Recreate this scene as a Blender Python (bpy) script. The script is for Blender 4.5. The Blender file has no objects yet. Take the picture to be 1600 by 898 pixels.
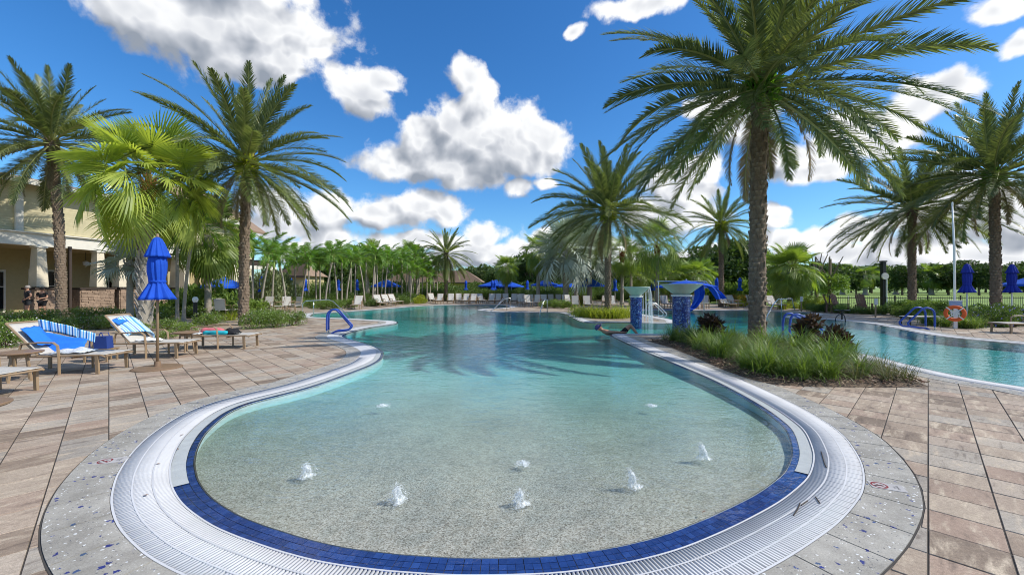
import bpy, math, random
import numpy as np
from mathutils import Vector, Matrix, geometry
random.seed(7); rng = np.random.default_rng(11)
S = bpy.context.scene; COL = S.collection
R = math.radians
# ---------------------------------------------------------------- camera, light
F, H = 640.0, 1.6          # focal length in photo pixels (1600 wide), eye height in metres
cam = bpy.data.objects.new('camera', bpy.data.cameras.new('camera')); COL.objects.link(cam)
cam.location = (0, 0, H); cam.rotation_euler = (R(90), 0, 0)
cam.data.sensor_width = 36; cam.data.lens = 36 * F / 1600; cam.data.clip_start = .05; cam.data.clip_end = 6000
S.camera = cam
S.view_settings.view_transform = 'Standard'; S.view_settings.look = 'None'
S.view_settings.gamma = 1; S.view_settings.exposure = 0.27
SUN_AZ, SUN_EL = 98.0, 43.0     # degrees clockwise from the view direction (+Y), and up
sd = Vector((math.sin(R(SUN_AZ)) * math.cos(R(SUN_EL)), math.cos(R(SUN_AZ)) * math.cos(R(SUN_EL)), math.sin(R(SUN_EL))))
sun = bpy.data.objects.new('sun', bpy.data.lights.new('sun', 'SUN')); COL.objects.link(sun)
sun.data.energy = 3.9; sun.data.angle = R(.5); sun.data.color = (1, .955, .88)
sun.rotation_euler = sd.to_track_quat('Z', 'Y').to_euler()
S.cycles.max_bounces = 7; S.cycles.diffuse_bounces = 3; S.cycles.glossy_bounces = 3; S.cycles.transmission_bounces = 4
S.cycles.transparent_max_bounces = 10; S.cycles.use_denoising = True; S.cycles.sample_clamp_indirect = 6
S.cycles.filter_width = 1.0; S.cycles.caustics_reflective = False; S.cycles.caustics_refractive = False

# ---------------------------------------------------------------- node helper
class NT:
    def __init__(s, tree): s.t = tree
    def n(s, typ, props=None, **inp):
        nd = s.t.nodes.new(typ)
        for k, v in (props or {}).items(): setattr(nd, k, v)
        for k, v in inp.items():
            key = int(k[1:]) if k[0] == 'i' and k[1:].isdigit() else k.replace('_', ' ')
            s.put(nd.inputs[key], v)
        return nd
    def put(s, sock, v):
        if isinstance(v, bpy.types.NodeSocket): s.t.links.new(v, sock)
        else: sock.default_value = v
    def m(s, op, a, b=0.0, c=0.0, clamp=False):
        return s.n('ShaderNodeMath', dict(operation=op, use_clamp=clamp), i0=a, i1=b, i2=c).outputs[0]
    def v(s, op, a, b=(0, 0, 0), c=(0, 0, 0), sc=None):
        nd = s.n('ShaderNodeVectorMath', dict(operation=op), i0=a, i1=b)
        if op == 'MULTIPLY_ADD': s.put(nd.inputs[2], c)
        if sc is not None: s.put(nd.inputs['Scale'], sc)
        return nd.outputs['Value'] if op in ('LENGTH', 'DOT_PRODUCT', 'DISTANCE') else nd.outputs[0]
    def mix(s, f, a, b):
        nd = s.n('ShaderNodeMix', dict(data_type='RGBA')); s.put(nd.inputs[0], f); s.put(nd.inputs[6], a); s.put(nd.inputs[7], b)
        return nd.outputs[2]
    def ramp(s, f, stops):
        nd = s.n('ShaderNodeValToRGB'); s.put(nd.inputs[0], f); e = nd.color_ramp.elements
        while len(e) < len(stops): e.new(.5)
        for k, (p, c) in enumerate(stops):
            e[k].position = p; e[k].color = (*c, 1) if len(c) == 3 else c
        return nd.outputs[0]
    def smooth(s, f, a, b, lo=0.0, hi=1.0):
        nd = s.n('ShaderNodeMapRange', dict(interpolation_type='SMOOTHSTEP')); s.put(nd.inputs[0], f)
        for k, x in zip((1, 2, 3, 4), (a, b, lo, hi)): s.put(nd.inputs[k], x)
        return nd.outputs[0]
    def noise(s, vec, scale, detail=3, rough=.5, dist=0.0):
        return s.n('ShaderNodeTexNoise', None, Vector=vec, Scale=scale, Detail=detail, Roughness=rough, Distortion=dist).outputs
def c4(c): return (*c, 1)

# ---------------------------------------------------------------- world: sky texture and cumulus clouds
W = bpy.data.worlds.new('World'); S.world = W; W.use_nodes = True
W.cycles.sampling_method = 'MANUAL'; W.cycles.sample_map_resolution = 512
def direction(px, py):
    return Vector(((px - 800) / F, 1, (449 - py) / F)).normalized()
PUFFS = [  # where each cumulus head stands in the sky (azimuth / height read off the photograph) and how big it is
 (728,128,34,30),(742,160,40,36),(700,185,50,42),(668,215,55,42),(735,220,80,56),(632,262,58,24),(790,205,58,42),(848,222,46,32),(700,255,110,34),(800,242,80,34),(612,268,34,12),
 (562,150,58,34),(600,134,34,14),(560,162,36,24),
 (300,20,150,58),(420,40,110,70),(445,88,62,50),(455,122,34,20),(230,10,90,40),(380,80,90,60),(505,88,24,14),(330,-60,190,70),
 (430,322,50,26),(500,330,66,24),(600,336,60,20),(655,328,62,30),(520,368,54,22),(430,350,60,20),(690,338,34,18),(640,375,60,12),(590,395,60,16),
 (762,368,40,22),(740,392,64,24),(800,398,60,22),(816,292,26,15),(850,285,22,12),(850,400,60,14),
 (1000,8,72,18),(906,52,15,12),(1098,262,38,23),(1060,300,54,30),(1075,335,60,24),(1150,185,54,34),(1100,170,50,20),(1010,335,40,20),
 (1245,236,66,26),(1300,222,64,34),(1345,190,56,34),(1270,262,70,20),(1390,215,66,34),(1440,165,52,34),(1485,145,50,34),
 (1208,335,22,16),(1210,372,30,18),(1235,388,44,16),(1280,378,48,22),(1330,368,44,22),(1375,380,44,26),(1440,350,70,34),(1500,330,80,44),(1570,330,90,56),(1420,395,90,24),(1550,398,120,28),(1330,398,80,16),
 (1330,356,30,10),(1560,18,66,22),(1590,78,42,18),(880,378,60,20),(950,388,60,18),(545,398,70,12),(455,388,50,18),(1110,400,80,18),(1000,400,80,16),(680,410,90,12),
]
grp = bpy.data.node_groups.new('cloud_field', 'ShaderNodeTree')
grp.interface.new_socket('Vector', in_out='INPUT', socket_type='NodeSocketVector')
grp.interface.new_socket('Field', in_out='OUTPUT', socket_type='NodeSocketFloat'); grp.interface.new_socket('Soft', in_out='OUTPUT', socket_type='NodeSocketFloat')
g = NT(grp); gi = g.n('NodeGroupInput'); go = g.n('NodeGroupOutput')
D0 = gi.outputs[0]
wn = g.noise(D0, 5.0, 3, .55)[1]
D1 = g.v('ADD', D0, g.v('SCALE', g.v('SUBTRACT', wn, (.5, .5, .5)), sc=.09))
acc = None
for (px, py, rx, ry) in PUFFS:
    c = direction(px, py)
    r1 = (direction(px + rx, py) - direction(px - rx, py)).length / 2 * 1.04; r2 = abs((direction(px, py + ry) - direction(px, py - ry)).length) / 2 * 1.06
    iv = (1 / r1, 1 / r1, 1 / r2)
    ln = g.v('LENGTH', g.v('MULTIPLY_ADD', D1, iv, (-c.x * iv[0], -c.y * iv[1], -c.z * iv[2])))
    acc = ln if acc is None else g.m('SMOOTH_MIN', acc, ln, .18)
f0 = g.m('SUBTRACT', 1.0, acc)
f0 = g.m('MAXIMUM', f0, -1.2)
# the rest of the sky, away from the photograph's part: the same kind of broken cumulus
sx = g.n('ShaderNodeSeparateXYZ', None, Vector=D0).outputs
gen = g.m('SUBTRACT', g.m('MULTIPLY', g.noise(g.v('MULTIPLY', D0, (1, 1, 1.8)), 3.2, 4, .5)[0], 6.0), 3.35)
away = g.smooth(sx[1], .62, .35)
up_ = g.smooth(sx[2], .62, .72)
f1 = g.m('ADD', g.m('MULTIPLY', g.m('SUBTRACT', gen, f0), g.m('MAXIMUM', away, up_)), f0)
f2 = g.m('ADD', f1, g.m('MULTIPLY', g.m('SUBTRACT', g.noise(D0, 15.0, 8, .56, .15)[0], .5), 2.1))
grp.links.new(f2, go.inputs[0]); soft = g.m('ADD', f1, g.m('MULTIPLY', g.m('SUBTRACT', g.noise(D1, 17.0, 2.6, .5)[0], .5), 2.0)); grp.links.new(soft, go.inputs[1])
w = NT(W.node_tree); W.node_tree.nodes.clear()
tc = w.n('ShaderNodeTexCoord').outputs['Generated']
def field(vec):
    nd = w.n('ShaderNodeGroup', dict(node_tree=grp), Vector=vec); return nd.outputs
fa = field(tc)
fb = field(w.v('ADD', tc, (.026, 0, .036)))[1]; fs_ = fa[1]; fa = fa[0]
sky = w.n('ShaderNodeTexSky', dict(sky_type='NISHITA', sun_disc=False, sun_elevation=R(SUN_EL), sun_rotation=R(SUN_AZ), altitude=0, air_density=1.0, dust_density=.6, ozone_density=2.5)).outputs[0]
skyc = w.n('ShaderNodeHueSaturation', None, Saturation=1.28, Value=1.12, Color=sky).outputs[0]
skyc = w.n('ShaderNodeMixRGB', dict(blend_type='MULTIPLY'), Fac=1.0, Color1=skyc, Color2=(.66, .92, 1.10, 1)).outputs[0]
dens = w.smooth(fa, -.22, .26)
thick = w.smooth(fs_, .0, 1.3)
lit = w.m('MULTIPLY_ADD', w.m('SUBTRACT', fs_, fb), .95, .72, clamp=True)
lit = w.m('SUBTRACT', lit, w.m('MULTIPLY', thick, .46), clamp=True)
ccol = w.ramp(lit, [(0, (2.2, 2.5, 3.0)), (.28, (3.3, 3.55, 4.0)), (.52, (4.7, 4.9, 5.3)), (.78, (6.7, 6.8, 6.95)), (1, (7.7, 7.7, 7.6))])
final = w.mix(dens, skyc, ccol)
bg = w.n('ShaderNodeBackground', None, Color=final, Strength=.12)
w.t.links.new(bg.outputs[0], w.n('ShaderNodeOutputWorld').inputs[0])

# ---------------------------------------------------------------- materials
MATS = {}
def mat(name):
    m = bpy.data.materials.new(name); m.use_nodes = True; m.node_tree.nodes.clear(); MATS[name] = m
    t = NT(m.node_tree); return m, t, t.n('ShaderNodeOutputMaterial')
def plain(name, col, rough=.6, metal=0.0, var=.12, nscale=6.0, bump=0.0, spec=.4, coat=0.0):
    m, t, o = mat(name)
    P = t.n('ShaderNodeTexCoord').outputs['Object']
    n = t.noise(P, nscale, 5, .6)[0]
    lo = tuple(x * (1 - var) for x in col); hi = tuple(min(1, x * (1 + var)) for x in col)
    rnd = t.n('ShaderNodeObjectInfo').outputs['Random']
    cc = t.ramp(t.m('ADD', t.m('MULTIPLY', n, .8), t.m('MULTIPLY', rnd, .2)), [(.25, lo), (.75, hi)])
    b = t.n('ShaderNodeBsdfPrincipled', None, Base_Color=cc, Roughness=rough, Metallic=metal)
    b.inputs['Specular IOR Level'].default_value = spec; b.inputs['Coat Weight'].default_value = coat
    if bump: t.put(b.inputs['Normal'], t.n('ShaderNodeBump', None, Strength=bump, Distance=.01, Height=t.noise(P, nscale * 8, 4)[0]).outputs[0])
    t.t.links.new(b.outputs[0], o.inputs[0]); return m
def leafmat(name, a, b_, trans=.35, rough=.45, tint=None, nscale=1.2):
    """thin leaves: two greens that change over the plant, let light through"""
    m, t, o = mat(name)
    P = t.n('ShaderNodeTexCoord').outputs['Object']
    n = t.noise(P, nscale, 3, .7)[0]
    rnd = t.n('ShaderNodeObjectInfo').outputs['Random']
    isl = t.n('ShaderNodeNewGeometry').outputs['Random Per Island']
    k = t.m('ADD', t.m('ADD', t.m('MULTIPLY', n, .5), t.m('MULTIPLY', rnd, .22)), t.m('MULTIPLY', isl, .42))
    stops = [(.2, a), (.8, b_)] + ([(.99, tint)] if tint else [])
    cc = t.ramp(k, stops)
    d = t.n('ShaderNodeBsdfPrincipled', None, Base_Color=cc, Roughness=rough); d.inputs['Specular IOR Level'].default_value = .45
    tr = t.n('ShaderNodeBsdfTranslucent', None, Color=t.n('ShaderNodeMixRGB', dict(blend_type='MULTIPLY'), Fac=1.0, Color1=cc, Color2=(1.5, 1.55, .6, 1)).outputs[0])
    mx = t.n('ShaderNodeMixShader', None, Fac=trans); t.put(mx.inputs[1], d.outputs[0]); t.put(mx.inputs[2], tr.outputs[0])
    t.t.links.new(mx.outputs[0], o.inputs[0]); return m

L = {}
L['date'] = leafmat('date_palm_leaflet', (.05, .08, .03), (.20, .235, .10), .33, .36, (.48, .43, .24))
L['deadfrond'] = leafmat('dead_palm_frond', (.16, .11, .06), (.34, .26, .15), .2, .7, (.48, .40, .27))
L['date_pale'] = leafmat('date_palm_leaflet_pale', (.08, .13, .035), (.25, .29, .09), .34, .4, (.46, .42, .15))
L['fan'] = leafmat('fan_palm_leaf', (.17, .26, .05), (.50, .56, .13), .45, .36, (.78, .74, .30))
L['fan_green'] = leafmat('fan_palm_leaf_green', (.085, .16, .03), (.28, .36, .08), .40, .42, (.52, .50, .18))
L['silver'] = leafmat('silver_fan_leaf', (.22, .27, .23), (.46, .50, .42), .15, .5, (.62, .62, .52))
L['fox'] = leafmat('feather_palm_leaf', (.055, .15, .02), (.18, .33, .05), .42, .36, (.36, .46, .10))
L['shrub'] = leafmat('shrub_leaf', (.06, .125, .022), (.24, .33, .07), .32, .45, (.44, .46, .14))
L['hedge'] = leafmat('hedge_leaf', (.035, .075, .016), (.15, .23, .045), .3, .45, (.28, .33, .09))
L['yellow'] = leafmat('yellow_green_leaf', (.15, .22, .02), (.42, .45, .05), .35, .5, (.55, .52, .06))
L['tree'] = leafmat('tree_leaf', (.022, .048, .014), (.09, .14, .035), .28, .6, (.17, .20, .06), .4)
L['pale'] = leafmat('variegated_leaf', (.12, .17, .07), (.34, .38, .20), .3, .5, (.6, .6, .42))
L['grass'] = leafmat('strap_grass', (.06, .12, .02), (.20, .28, .06), .36, .45, (.66, .62, .34), 2.0)
L['dry'] = leafmat('dry_grass', (.08, .10, .04), (.20, .19, .09), .3, .6, (.42, .36, .2), 2.0)
L['copper'] = leafmat('copper_leaf', (.026, .018, .014), (.105, .058, .04), .2, .35, (.28, .24, .20), 3.0)
L['orange'] = leafmat('orange_leaf', (.25, .08, .02), (.50, .24, .05), .3, .5)
M = {}
M['petal'] = plain('small_white_petal', (.78, .70, .76), .6)
M['purple'] = plain('purple_petal', (.34, .30, .72), .6)
M['green_shaft'] = plain('green_crownshaft', (.22, .30, .07), .35, var=.25)
M['palegrey_bark'] = plain('pale_ringed_bark', (.33, .29, .23), .85, var=.30, nscale=9, bump=.4)
M['fibre'] = plain('reddish_palm_fibre', (.30, .12, .05), .95, var=.45, nscale=20, bump=.6)
M['rachis'] = plain('palm_stalk', (.26, .27, .09), .45, var=.25)
M['cream'] = plain('cream_stucco', (.66, .58, .43), .85, var=.10, nscale=2.5, bump=.3)
M['trim'] = plain('white_trim', (.70, .66, .56), .6, var=.10, nscale=3)
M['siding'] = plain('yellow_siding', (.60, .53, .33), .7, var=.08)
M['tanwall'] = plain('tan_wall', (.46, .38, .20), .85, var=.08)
M['dkwood'] = plain('dark_brown_wood', (.05, .035, .025), .6)
M['roof'] = plain('brown_roof', (.27, .185, .125), .85, var=.22, nscale=2, bump=.5)
M['window'] = plain('dark_window_glass', (.012, .015, .018), .06, spec=.8)
M['stone'] = plain('ledge_stone', (.28, .20, .14), .9, var=.55, nscale=2.5, bump=.6)
M['sling'] = plain('pale_sling_fabric', (.50, .475, .425), .8, var=.05, nscale=30, bump=.15)
M['frame'] = plain('tan_metal_frame', (.30, .21, .125), .42, var=.10)
M['bronze'] = plain('brown_table_top', (.24, .155, .095), .45, var=.15)
M['blue'] = plain('blue_canvas', (.010, .070, .56), .78, var=.16, nscale=3, bump=.15)
M['navy'] = plain('navy_and_backlit_canvas', (.012, .03, .30), .8, var=.16)  # for the closed pair, backlit shade is put into this darker blue
M['bluerail'] = plain('blue_rail_sleeve', (.03, .075, .36), .38, var=.1)
M['steel'] = plain('stainless_steel', (.62, .62, .60), .22, 1.0, .05)
M['white'] = plain('white_paint', (.80, .80, .78), .5, var=.04)
M['plastic'] = plain('white_plastic_grate', (.56, .56, .565), .8, spec=.15, var=.11, nscale=2)
M['black'] = plain('black_metal', (.012, .012, .013), .4)
M['orange'] = plain('orange_ring', (.75, .12, .02), .5)
M['bowl'] = plain('seagreen_bowl', (.40, .47, .40), .35, var=.15, nscale=5)
M['skin'] = plain('skin', (.46, .25, .16), .55, var=.08)
M['dkcloth'] = plain('charcoal_cloth', (.03, .032, .036), .9)
M['blackcloth'] = plain('black_cloth', (.012, .012, .014), .9)
M['hair'] = plain('dark_hair', (.04, .025, .018), .7)
M['greyhair'] = plain('grey_hair', (.32, .29, .26), .8)
M['pink'] = plain('pink_cloth', (.62, .16, .18), .85)
M['teal'] = plain('teal_cloth', (.02, .42, .50), .85)
M['purplecloth'] = plain('purple_cap', (.10, .08, .20), .85)
M['redwood'] = plain('weathered_brown_wood', (.22, .12, .08), .75)
M['red'] = plain('sign_red', (.20, .012, .015), .6)
M['ink'] = plain('sign_ink', (.03, .03, .03), .6)
M['signwhite'] = plain('sign_white_tile', (.62, .60, .58), .5); M['plate'] = plain('grey_plaque_plate', (.42, .40, .385), .6)
M['joint'] = plain('dark_joint', (.06, .055, .05), .9)
M['navybag'] = plain('navy_bag', (.02, .05, .22), .6)
M['loose'] = plain('printed_white_cloth', (.55, .58, .62), .85, var=.5, nscale=25)

GA = math.atan2(650, 640)           # paver lines run 45 degrees across the view
PV = .352                           # paver pitch in metres
def cellcoord(t):
    P = t.n('ShaderNodeNewGeometry').outputs['Position']
    r = t.n('ShaderNodeVectorRotate', dict(rotation_type='Z_AXIS'), Vector=P, Angle=-(math.pi / 2 - GA)).outputs[0]
    return P, t.v('SCALE', r, sc=1 / PV)
def paver_mat(name, lines):
    m, t, o = mat(name)
    P, q = cellcoord(t)
    cell = t.v('FLOOR', t.v('ADD', q, (0, 0, .5)))
    cx = t.n('ShaderNodeSeparateXYZ', None, Vector=cell).outputs
    cid = t.n('ShaderNodeCombineXYZ', None, X=cx[0], Y=cx[1]).outputs[0]
    wn = t.n('ShaderNodeTexWhiteNoise', dict(noise_dimensions='2D'), Vector=cid).outputs
    base = t.ramp(wn[0], [(0, (.23, .175, .13)), (.22, (.34, .262, .198)), (.45, (.42, .34, .262)), (.62, (.36, .262, .20)), (.80, (.46, .395, .32)), (1, (.34, .305, .262))])
    off = t.v('ADD', q, t.v('SCALE', wn[1], sc=30.0))
    st = t.noise(t.v('MULTIPLY', off, (1.0, 4.2, 1.0)), .9, 6, .62, .3)[0]
    c = t.mix(t.smooth(st, .50, .70), base, (.53, .44, .335, 1))
    c = t.mix(t.m('MULTIPLY', t.smooth(st, .46, .30), .62), c, (.11, .08, .062, 1))
    g2_ = t.noise(t.v('MULTIPLY', P, (1, 1, 1)), 38, 5, .75)[0]
    c = t.n('ShaderNodeMixRGB', dict(blend_type='MULTIPLY'), Fac=1.0, Color1=c, Color2=t.ramp(g2_, [(.3, (.74, .73, .72)), (.65, (1.12, 1.12, 1.12))])).outputs[0]
    gr = t.noise(P, 160, 3, .7)[0]
    c = t.n('ShaderNodeMixRGB', dict(blend_type='MULTIPLY'), Fac=1.0, Color1=c, Color2=t.ramp(gr, [(.25, (.62, .62, .62)), (.75, (1.3, 1.3, 1.3))])).outputs[0]
    dirt = t.noise(P, .7, 5, .7)[0]
    c = t.n('ShaderNodeMixRGB', dict(blend_type='MULTIPLY'), Fac=1.0, Color1=c, Color2=t.ramp(dirt, [(.3, (.80, .78, .76)), (.62, (1.12, 1.11, 1.08))])).outputs[0]
    if lines:
        fr = t.n('ShaderNodeSeparateXYZ', None, Vector=t.v('FRACTION', t.v('ADD', q, (100, 100, 0)))).outputs
        e = None
        for k in (0, 1):
            d = t.m('ABSOLUTE', t.m('SUBTRACT', fr[k], .5)); e = d if e is None else t.m('MAXIMUM', e, d)
        c = t.mix(t.smooth(e, .475, .488), c, (.07, .06, .05, 1))
    b = t.n('ShaderNodeBsdfPrincipled', None, Base_Color=c, Roughness=.72); b.inputs['Specular IOR Level'].default_value = .35
    t.put(b.inputs['Normal'], t.n('ShaderNodeBump', None, Strength=.45, Distance=.004, Height=t.m('ADD', gr, t.m('MULTIPLY', st, 1.4))).outputs[0])
    t.t.links.new(b.outputs[0], o.inputs[0]); return m
M['paver'] = paver_mat('mottled_concrete_paver', False); M['deck'] = paver_mat('paver_deck', True)

def terrazzo():
    m, t, o = mat('blue_chip_terrazzo'); P = t.n('ShaderNodeNewGeometry').outputs['Position']
    n = t.noise(P, 2.2, 6, .7)[0]; fine = t.noise(P, 130, 3, .7)[0]
    c = t.ramp(n, [(.3, (.24, .22, .185)), (.7, (.47, .44, .38))])
    c = t.n('ShaderNodeMixRGB', dict(blend_type='MULTIPLY'), Fac=1.0, Color1=c, Color2=t.ramp(fine, [(.3, (.75, .75, .75)), (.7, (1.18, 1.18, 1.18))])).outputs[0]
    Q = t.v('ADD', P, t.v('SCALE', t.v('SUBTRACT', t.noise(P, 45, 3)[1], (.5, .5, .5)), sc=.035))
    for sc_, thr, col in ((26, .30, None), (44, .24, (.72, .72, .70, 1)), (64, .2, (.08, .08, .10, 1))):
        v = t.n('ShaderNodeTexVoronoi', None, Vector=Q, Scale=sc_).outputs
        vs = t.n('ShaderNodeSeparateXYZ', None, Vector=v[1]).outputs
        keep = t.m('LESS_THAN', vs[0], .17 if sc_ == 26 else .34)
        hit = t.m('MULTIPLY', keep, t.m('LESS_THAN', v[0], t.m('MULTIPLY', vs[1], thr * 1.6)))
        cc = t.ramp(vs[2], [(0, (.02, .025, .14)), (.6, (.025, .045, .26)), (1, (.05, .09, .16))]) if col is None else col
        c = t.mix(hit, c, cc)
    b = t.n('ShaderNodeBsdfPrincipled', None, Base_Color=c, Roughness=.6)
    t.put(b.inputs['Normal'], t.n('ShaderNodeBump', None, Strength=.35, Distance=.004, Height=t.m('ADD', fine, n)).outputs[0])
    t.t.links.new(b.outputs[0], o.inputs[0]); return m
M['terrazzo'] = terrazzo(); M['channel'] = plain('grey_channel', (.25, .25, .255), .8)
def bluetile():
    m, t, o = mat('blue_glazed_tile'); P = t.n('ShaderNodeNewGeometry').outputs['Position']
    r = t.n('ShaderNodeObjectInfo').outputs['Random']; isl = t.n('ShaderNodeNewGeometry').outputs['Random Per Island']
    n = t.noise(P, 25, 4, .7)[0]
    k = t.m('ADD', t.m('MULTIPLY', t.m('FRACT', t.m('ADD', r, isl)), .5), t.m('MULTIPLY', n, .5))
    c = t.ramp(k, [(.15, (.010, .030, .13)), (.6, (.018, .052, .21)), (.9, (.035, .09, .30))])
    b = t.n('ShaderNodeBsdfPrincipled', None, Base_Color=c, Roughness=.25)
    t.put(b.inputs['Normal'], t.n('ShaderNodeBump', None, Strength=.3, Distance=.004, Height=n).outputs[0])
    t.t.links.new(b.outputs[0], o.inputs[0]); return m
M['tile'] = bluetile()
def mosaic():
    m, t, o = mat('blue_mosaic_tile'); P = t.n('ShaderNodeTexCoord').outputs['Object']
    v = t.n('ShaderNodeTexVoronoi', dict(distance='CHEBYCHEV'), Vector=P, Scale=34.0, Randomness=.75).outputs
    s_ = t.n('ShaderNodeSeparateXYZ', None, Vector=v[1]).outputs
    c = t.ramp(s_[0], [(0, (.006, .01, .06)), (.45, (.012, .035, .20)), (.75, (.03, .08, .32)), (.93, (.08, .18, .42)), (1, (.36, .48, .62))])
    b = t.n('ShaderNodeBsdfPrincipled', None, Base_Color=c, Roughness=.2)
    t.t.links.new(b.outputs[0], o.inputs[0]); return m
M['mosaic'] = mosaic()
def poolfloor():
    m, t, o = mat('pebbled_pool_plaster'); P = t.n('ShaderNodeNewGeometry').outputs['Position']
    v = t.n('ShaderNodeTexVoronoi', None, Vector=P, Scale=120.0).outputs
    a = t.n('ShaderNodeSeparateXYZ', None, Vector=v[1]).outputs[0]
    c = t.ramp(a, [(0, (.15, .125, .09)), (.22, (.29, .255, .195)), (.6, (.39, .355, .285)), (1, (.54, .505, .43))])
    n = t.noise(P, 1.1, 5, .6)[0]
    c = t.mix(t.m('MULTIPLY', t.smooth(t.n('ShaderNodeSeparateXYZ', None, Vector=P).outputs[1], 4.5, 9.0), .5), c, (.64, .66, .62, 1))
    c = t.n('ShaderNodeMixRGB', dict(blend_type='MULTIPLY'), Fac=1.0, Color1=c, Color2=t.ramp(n, [(.3, (.84, .84, .84)), (.7, (1.1, 1.1, 1.1))])).outputs[0]
    b = t.n('ShaderNodeBsdfPrincipled', None, Base_Color=c, Roughness=.8)
    t.t.links.new(b.outputs[0], o.inputs[0]); return m
M['pebble'] = poolfloor()
M['plaster'] = plain('pale_pool_plaster', (.62, .66, .64), .7, var=.08, nscale=2)
M['greycoping'] = plain('grey_pool_lip', (.42, .44, .43), .7, var=.12, nscale=9, bump=.3)
def mulch():
    m, t, o = mat('bark_mulch'); P = t.n('ShaderNodeNewGeometry').outputs['Position']
    v = t.n('ShaderNodeTexVoronoi', None, Vector=t.v('MULTIPLY', P, (1, 1.7, 1)), Scale=38.0).outputs
    a = t.n('ShaderNodeSeparateXYZ', None, Vector=v[1]).outputs[0]
    c = t.ramp(a, [(0, (.03, .02, .014)), (.5, (.10, .065, .04)), (.85, (.20, .135, .085)), (1, (.36, .27, .18))])
    b = t.n('ShaderNodeBsdfPrincipled', None, Base_Color=c, Roughness=.95)
    t.put(b.inputs['Normal'], t.n('ShaderNodeBump', None, Strength=1.0, Distance=.03, Height=a).outputs[0])
    t.t.links.new(b.outputs[0], o.inputs[0]); return m
M['mulch'] = mulch()
def lawn():
    m, t, o = mat('mown_grass'); P = t.n('ShaderNodeNewGeometry').outputs['Position']
    n = t.noise(P, .12, 6, .65)[0]; n2 = t.noise(P, 9, 4, .7)[0]
    c = t.ramp(t.m('ADD', t.m('MULTIPLY', n, .6), t.m('MULTIPLY', n2, .4)), [(.3, (.11, .17, .03)), (.55, (.20, .29, .045)), (.8, (.32, .38, .08))])
    b = t.n('ShaderNodeBsdfPrincipled', None, Base_Color=c, Roughness=.9)
    t.t.links.new(b.outputs[0], o.inputs[0]); return m
M['lawn'] = lawn()
def bark():
    m, t, o = mat('date_palm_bark'); P = t.n('ShaderNodeTexCoord').outputs['Object']
    s_ = t.n('ShaderNodeAttribute', dict(attribute_name='boot')).outputs['Fac']
    n = t.noise(P, 7, 5, .7)[0]; n2 = t.noise(t.v('MULTIPLY', P, (1, 1, .35)), 60, 4, .7)[0]
    c = t.ramp(t.m('ADD', t.m('MULTIPLY', n, .5), t.m('MULTIPLY', n2, .5)), [(.25, (.085, .058, .038)), (.55, (.20, .145, .10)), (.8, (.37, .29, .205))])
    c = t.mix(t.m('MULTIPLY', s_, .55), c, (.40, .32, .23, 1))
    b = t.n('ShaderNodeBsdfPrincipled', None, Base_Color=c, Roughness=.95)
    t.put(b.inputs['Normal'], t.n('ShaderNodeBump', None, Strength=.7, Distance=.012, Height=n2).outputs[0])
    t.t.links.new(b.outputs[0], o.inputs[0]); return m
M['bark'] = bark()
M['boots'] = plain('grey_leaf_boots', (.36, .33, .29), .95, var=.5, nscale=10, bump=.6)
def striped():
    m, t, o = mat('striped_blue_towel'); P = t.n('ShaderNodeTexCoord').outputs['UV']
    x = t.n('ShaderNodeSeparateXYZ', None, Vector=P).outputs
    s_ = t.m('SINE', t.m('MULTIPLY', x[0], 120.0)); s2 = t.m('SINE', t.m('MULTIPLY', x[0], 47.0))
    c = t.mix(t.smooth(s_, -.2, .2), (.10, .42, .80, 1), (.72, .84, .88, 1))
    c = t.mix(t.smooth(s2, .82, .9), c, (.02, .10, .35, 1))
    b = t.n('ShaderNodeBsdfPrincipled', None, Base_Color=c, Roughness=.9)
    t.t.links.new(b.outputs[0], o.inputs[0]); return m
M['striped'] = striped()
M['towel'] = plain('plain_blue_towel', (.02, .18, .72), .9, var=.12, nscale=8, bump=.4)
def canvas(name, col):
    m, t, o = mat(name); P = t.n('ShaderNodeTexCoord').outputs['Object']
    c = t.ramp(t.noise(P, 2.5, 4, .6)[0], [(.3, tuple(x * .8 for x in col)), (.7, tuple(min(1, x * 1.15) for x in col))])
    d = t.n('ShaderNodeBsdfPrincipled', None, Base_Color=c, Roughness=.8); tr = t.n('ShaderNodeBsdfTranslucent', None, Color=c)
    t.put(d.inputs['Normal'], t.n('ShaderNodeBump', None, Strength=.5, Distance=.02, Height=t.noise(P, 9, 4, .6)[0]).outputs[0])
    mx = t.n('ShaderNodeMixShader', None, Fac=.35); t.put(mx.inputs[1], d.outputs[0]); t.put(mx.inputs[2], tr.outputs[0]); t.t.links.new(mx.outputs[0], o.inputs[0]); return m
M['blue'] = canvas('blue_canvas_cloth', (.012, .115, .70))
def foam():
    m, t, o = mat('bubbling_water'); P = t.n('ShaderNodeTexCoord').outputs['Object']
    n = t.noise(P, 45, 5, .7)[0]
    b = t.n('ShaderNodeBsdfPrincipled', None, Base_Color=(.86, .90, .92, 1), Roughness=.25)
    tr = t.n('ShaderNodeBsdfTransparent')
    mx = t.n('ShaderNodeMixShader', None, Fac=t.smooth(n, .35, .70, .10, .62)); t.put(mx.inputs[1], tr.outputs[0]); t.put(mx.inputs[2], b.outputs[0])
    t.t.links.new(mx.outputs[0], o.inputs[0]); return m
M['foam'] = foam()

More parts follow.
